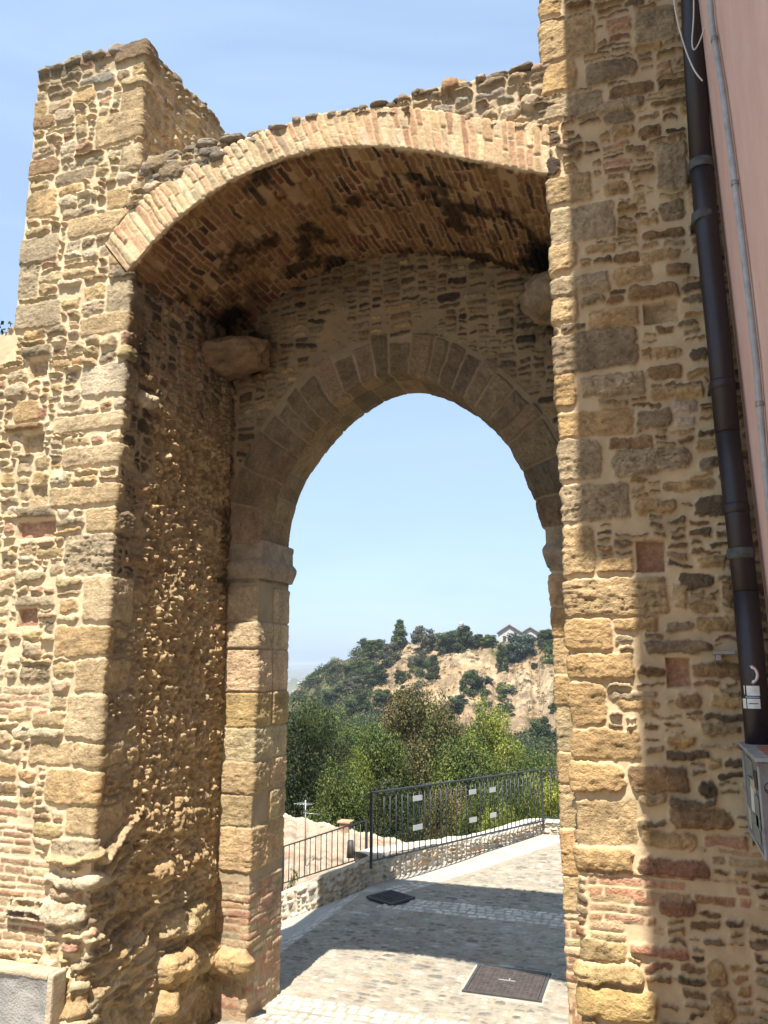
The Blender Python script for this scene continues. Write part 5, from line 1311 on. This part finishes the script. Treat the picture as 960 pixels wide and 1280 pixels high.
c01 = atD(300, 1012, 22.5); c11 = atD(525, 1062, 20.5); c00 = atD(300, 1150, 14.2); c10 = atD(470, 1092, 14.0)
c11 = atD(522, 1063, 19.5); c10 = atD(500, 1120, 14.6)
link('roof', roof_mesh(c00, c10, c11, c01, 420, 190, 30), oh, M_STONE)
b = BM()
for (p, q) in ((c01, c11), (c11, c10), (c10, c00), (c00, c01)):
    vs4 = [b.bm.verts.new(x) for x in (p+Vector((0, 0, -.06)), q+Vector((0, 0, -.06)), Vector((q.x, q.y, -9)), Vector((p.x, p.y, -9)))]; b.bm.faces.new(vs4)
b.done('wall', M_CORB2, oh)
rl = [c01.lerp(c11, k/40)+Vector((0, 0, .05+.03*math.sin(k*1.3))) for k in range(41)]
b = BM(); 
for k in range(40): b.tube([rl[k], rl[k+1]], .085, 8, radii=[.095, .075])
b.done('ridge', plain('ridge_tile', (.46, .36, .26), rough=.95, var=.25, vscale=6), oh)
b = BM(); pc = atD(432, 1030, 20.5); b.box(pc+Vector((0, 0, -.18)), (.24, .24, .42), bevel=.02); ch = b.done('chimney', plain('chimney_brick', (.30, .19, .12), rough=.9, var=.2, vscale=10, bump=.5), oh)
b = BM().box(pc+Vector((0, 0, .06)), (.34, .32, .045), bevel=.01); b.done('cap', plain('chimney_cap', (.38, .25, .14), rough=.9), ch)
b = BM(); pc2 = atD(438, 1072, 16.5); b.tube([pc2, pc2+Vector((0, 0, .32))], .07, 10, radii=[.08, .06]); b.done('flue', M_IRON2, oh)
# aerial
an = thing('aerial', 'thin metal television aerial standing on the old tiled roof', 'aerial', (0, 0, 0))
pa = atD(382, 1058, 17.0); pt = atD(382, 1000, 17.0)
BM().tube([pa-Vector((0, 0, .4)), pt], .016, 6).done('mast', M_CLIP, an)
b = BM(); side = Vector((math.cos(YAW), math.sin(YAW), 0))
b.tube([pt+side*-.05+Vector((0, 0, -.25)), pt+side*.30+Vector((0, 0, -.28))], .010, 5)
for k in range(5): c_ = pt+side*(-.14+.06*k)+Vector((0, 0, -.06-.006*k)); b.tube([c_-Vector((.04, .14, 0)), c_+Vector((.04, .14, 0))], .006, 4)
b.tube([pt+side*-.16+Vector((0, 0, -.06)), pt+side*.14+Vector((0, 0, -.09))], .009, 5)
b.done('antenna', M_CLIP, an); an.location = (pa.x, pa.y, pa.z-.4)
for c in an.children: c.matrix_parent_inverse = Matrix.Translation(an.location).inverted()

# ================= house, spire, walls on the hilltop =================
M_WHITE = plain('white_render', (.46, .43, .39), rough=.9, var=.06); M_ROOF = plain('hill_roof', (.34, .28, .26), rough=.9, var=.2, vscale=1.0)
M_GLASS = plain('dark_window', (.05, .06, .07), rough=.2)
def frame_at(px, D):
    o = hpt(px, D); a = math.atan2(px-480, 998)-YAW
    rt = Vector((math.cos(-a), math.sin(-a), 0)); fw = Vector((-math.sin(-a), math.cos(-a), 0)); 
    fwd = Vector((o.x, o.y, 0)).normalized(); rt = Vector((fwd.y, -fwd.x, 0)); return o, rt, fwd
hh_ = thing('hill_house', 'white gabled house with grey pink roofs on the crest at the right', 'house', hpt(665, 246, 6))
D = 246; sc = D/998
def gable(px0, px1, pyr, pye, pyb, depth, dz=0):
    pm = (px0+px1)/2; o, rt, fw = frame_at(pm, D+dz); wd = (px1-px0)*sc/2; zr, ze, zb = [3-(y-827)*sc for y in (pyr, pye, pyb)]
    A = [o-rt*wd, o+rt*wd, o]; q = lambda v, z: Vector((v.x, v.y, z))
    b = BM(); b.poly_prism([q(A[0], zb), q(A[1], zb), q(A[1], ze), q(A[2], zr), q(A[0], ze)], fw*depth); b.done('wall', M_WHITE, hh_)
    b = BM(); th = .35
    for sgn in (-1, 1):
        e = o+rt*wd*1.12*sgn; b.poly_prism([q(o, zr+.05)-fw*.7, q(e, ze-.25)-fw*.7, q(e, ze-.25+th)-fw*.7, q(o, zr+.05+th)-fw*.7], fw*(depth+1.2))
    b.done('roof', M_ROOF, hh_)
    for k in (-.45, .4):
        b = BM(); c = o+rt*wd*k-fw*.04; c.z = (ze+zb)/2+.4; R = Matrix(((rt.x, fw.x, 0), (rt.y, fw.y, 0), (0, 0, 1))); b.box(c, (wd*.28, .12, abs(ze-zb)*.34), rot=R); b.done('window', M_GLASS, hh_)
gable(624, 652, 779, 788, 806, 9); gable(652, 676, 782, 789, 806, 9, 2); gable(676, 698, 784, 790, 806, 8, 4)
o_, rt_, fw_ = frame_at(640, 252); b = BM(); b.box((o_.x, o_.y, 3-(781-827)*sc), (.8, .8, 1.6)); b.done('chimney', M_WHITE, hh_)
o_, rt_, fw_ = frame_at(695, 236)
b = BM(); R = Matrix(((rt_.x, fw_.x, 0), (rt_.y, fw_.y, 0), (0, 0, 1))); b.box((o_.x, o_.y, 3-(803-827)*.236), (6, 4, 1.5), rot=R); sh = b.done('wall', M_WHITE)
b = BM(); b.box((o_.x, o_.y, 3-(799.5-827)*.236), (7, 5, .25), rot=R); 
sh2 = thing('shed', 'low white flat roofed outbuilding below the hilltop house, at the right pier', 'shed', (o_.x, o_.y, 8)); sh.parent = sh2; sh.matrix_parent_inverse = Matrix.Translation(sh2.location).inverted(); b.done('roof', M_ROOF, sh2)
o_, rt_, fw_ = frame_at(578, 262); s2 = .2625
st = thing('spire', 'small white church spire showing above the dark trees on the crest', 'spire', (o_.x, o_.y, 8))
zt_ = 3-(773-827)*s2; b = BM(); b.box((o_.x, o_.y, zt_-4.6), (1.5, 1.5, 6)); b.done('tower', M_WHITE, st)
b = BM(); b.tube([(o_.x, o_.y, zt_-1.6), (o_.x, o_.y, zt_)], .8, 4, radii=[.95, .05]); b.done('cap', M_WHITE, st)
# clipped hedge on the cliff edge
o_, rt_, fw_ = frame_at(602, 247)
def hedge():
    r = np.random.RandomState(3); n = 5000; c = np.array(o_); L_ = 8.2
    p = r.uniform(-1, 1, (n, 3)); k = r.randint(0, 3, n); p[np.arange(n), k] = np.sign(p[np.arange(n), k]); z0 = 3-(806-827)*.2475
    pos = c+np.outer(p[:, 0]*L_, np.array(rt_))+np.outer(p[:, 1]*1.0, np.array(fw_)); pos[:, 2] = z0+(p[:, 2]+1)*.95
    nr = p+r.normal(size=(n, 3))*.4; a = np.cross(nr, r.normal(size=(n, 3))); a /= np.linalg.norm(a, axis=1, keepdims=True); b = np.cross(nr, a); b /= np.linalg.norm(b, axis=1, keepdims=True)
    q = r.uniform(.15, .3, n)[:, None]; V = np.stack([pos-a*q, pos-b*q*.7, pos+a*q, pos+b*q*.7], 1).reshape(-1, 3)
    c = np.array(PG['mid'])[r.randint(0, 4, n)]*1.2
    o = link('hedge', np_mesh('hedge', V, np.arange(len(V)).reshape(-1, 4), np.repeat(c, 4, axis=0), smooth=False), None, M_LEAF); tag(o, 'long clipped green hedge on the cliff edge left of the hilltop house', 'hedge')
hedge()
# far town: a few pale houses on the distant hill
frnd = random.Random(5)
for i in range(9):
    px = frnd.uniform(349, 392); D = frnd.uniform(2150, 2560); z = float(terrain(np.array(px), np.array(D))); p = hpt(px, D, z)
    t = thing('distant_house', 'tiny pale house on the hazy distant hill at the left inner edge', 'house', p, 'houses of the distant town')
    wd = frnd.uniform(9, 18); hg = frnd.uniform(3, 5)
    b = BM(); b.box(p+Vector((0, 0, hg/2)), (wd, 10, hg+3)); b.done('wall', M_WHITE, t)
    b = BM(); b.poly_prism([p+Vector((-wd*.55, -6, hg+1.4)), p+Vector((wd*.55, -6, hg+1.4)), p+Vector((0, -6, hg+4.5))], (0, 12, 0)); b.done('roof', M_ROOF, t)

# ================= haze =================
b = BM(); b.box((0, 0, -46), (21200, 21200, 134)); 
mh = bpy.data.materials.new('haze'); mh.use_nodes = True; n = mh.node_tree.nodes; n.clear()
pv = n.new('ShaderNodeVolumePrincipled'); pv.inputs['Color'].default_value = (.80, .88, 1.0, 1); pv.inputs['Density'].default_value = .00022; pv.inputs['Anisotropy'].default_value = .2
oo = n.new('ShaderNodeOutputMaterial'); mh.node_tree.links.new(pv.outputs[0], oo.inputs['Volume'])
hz = b.done('haze', mh); hz['kind'] = 'stuff'
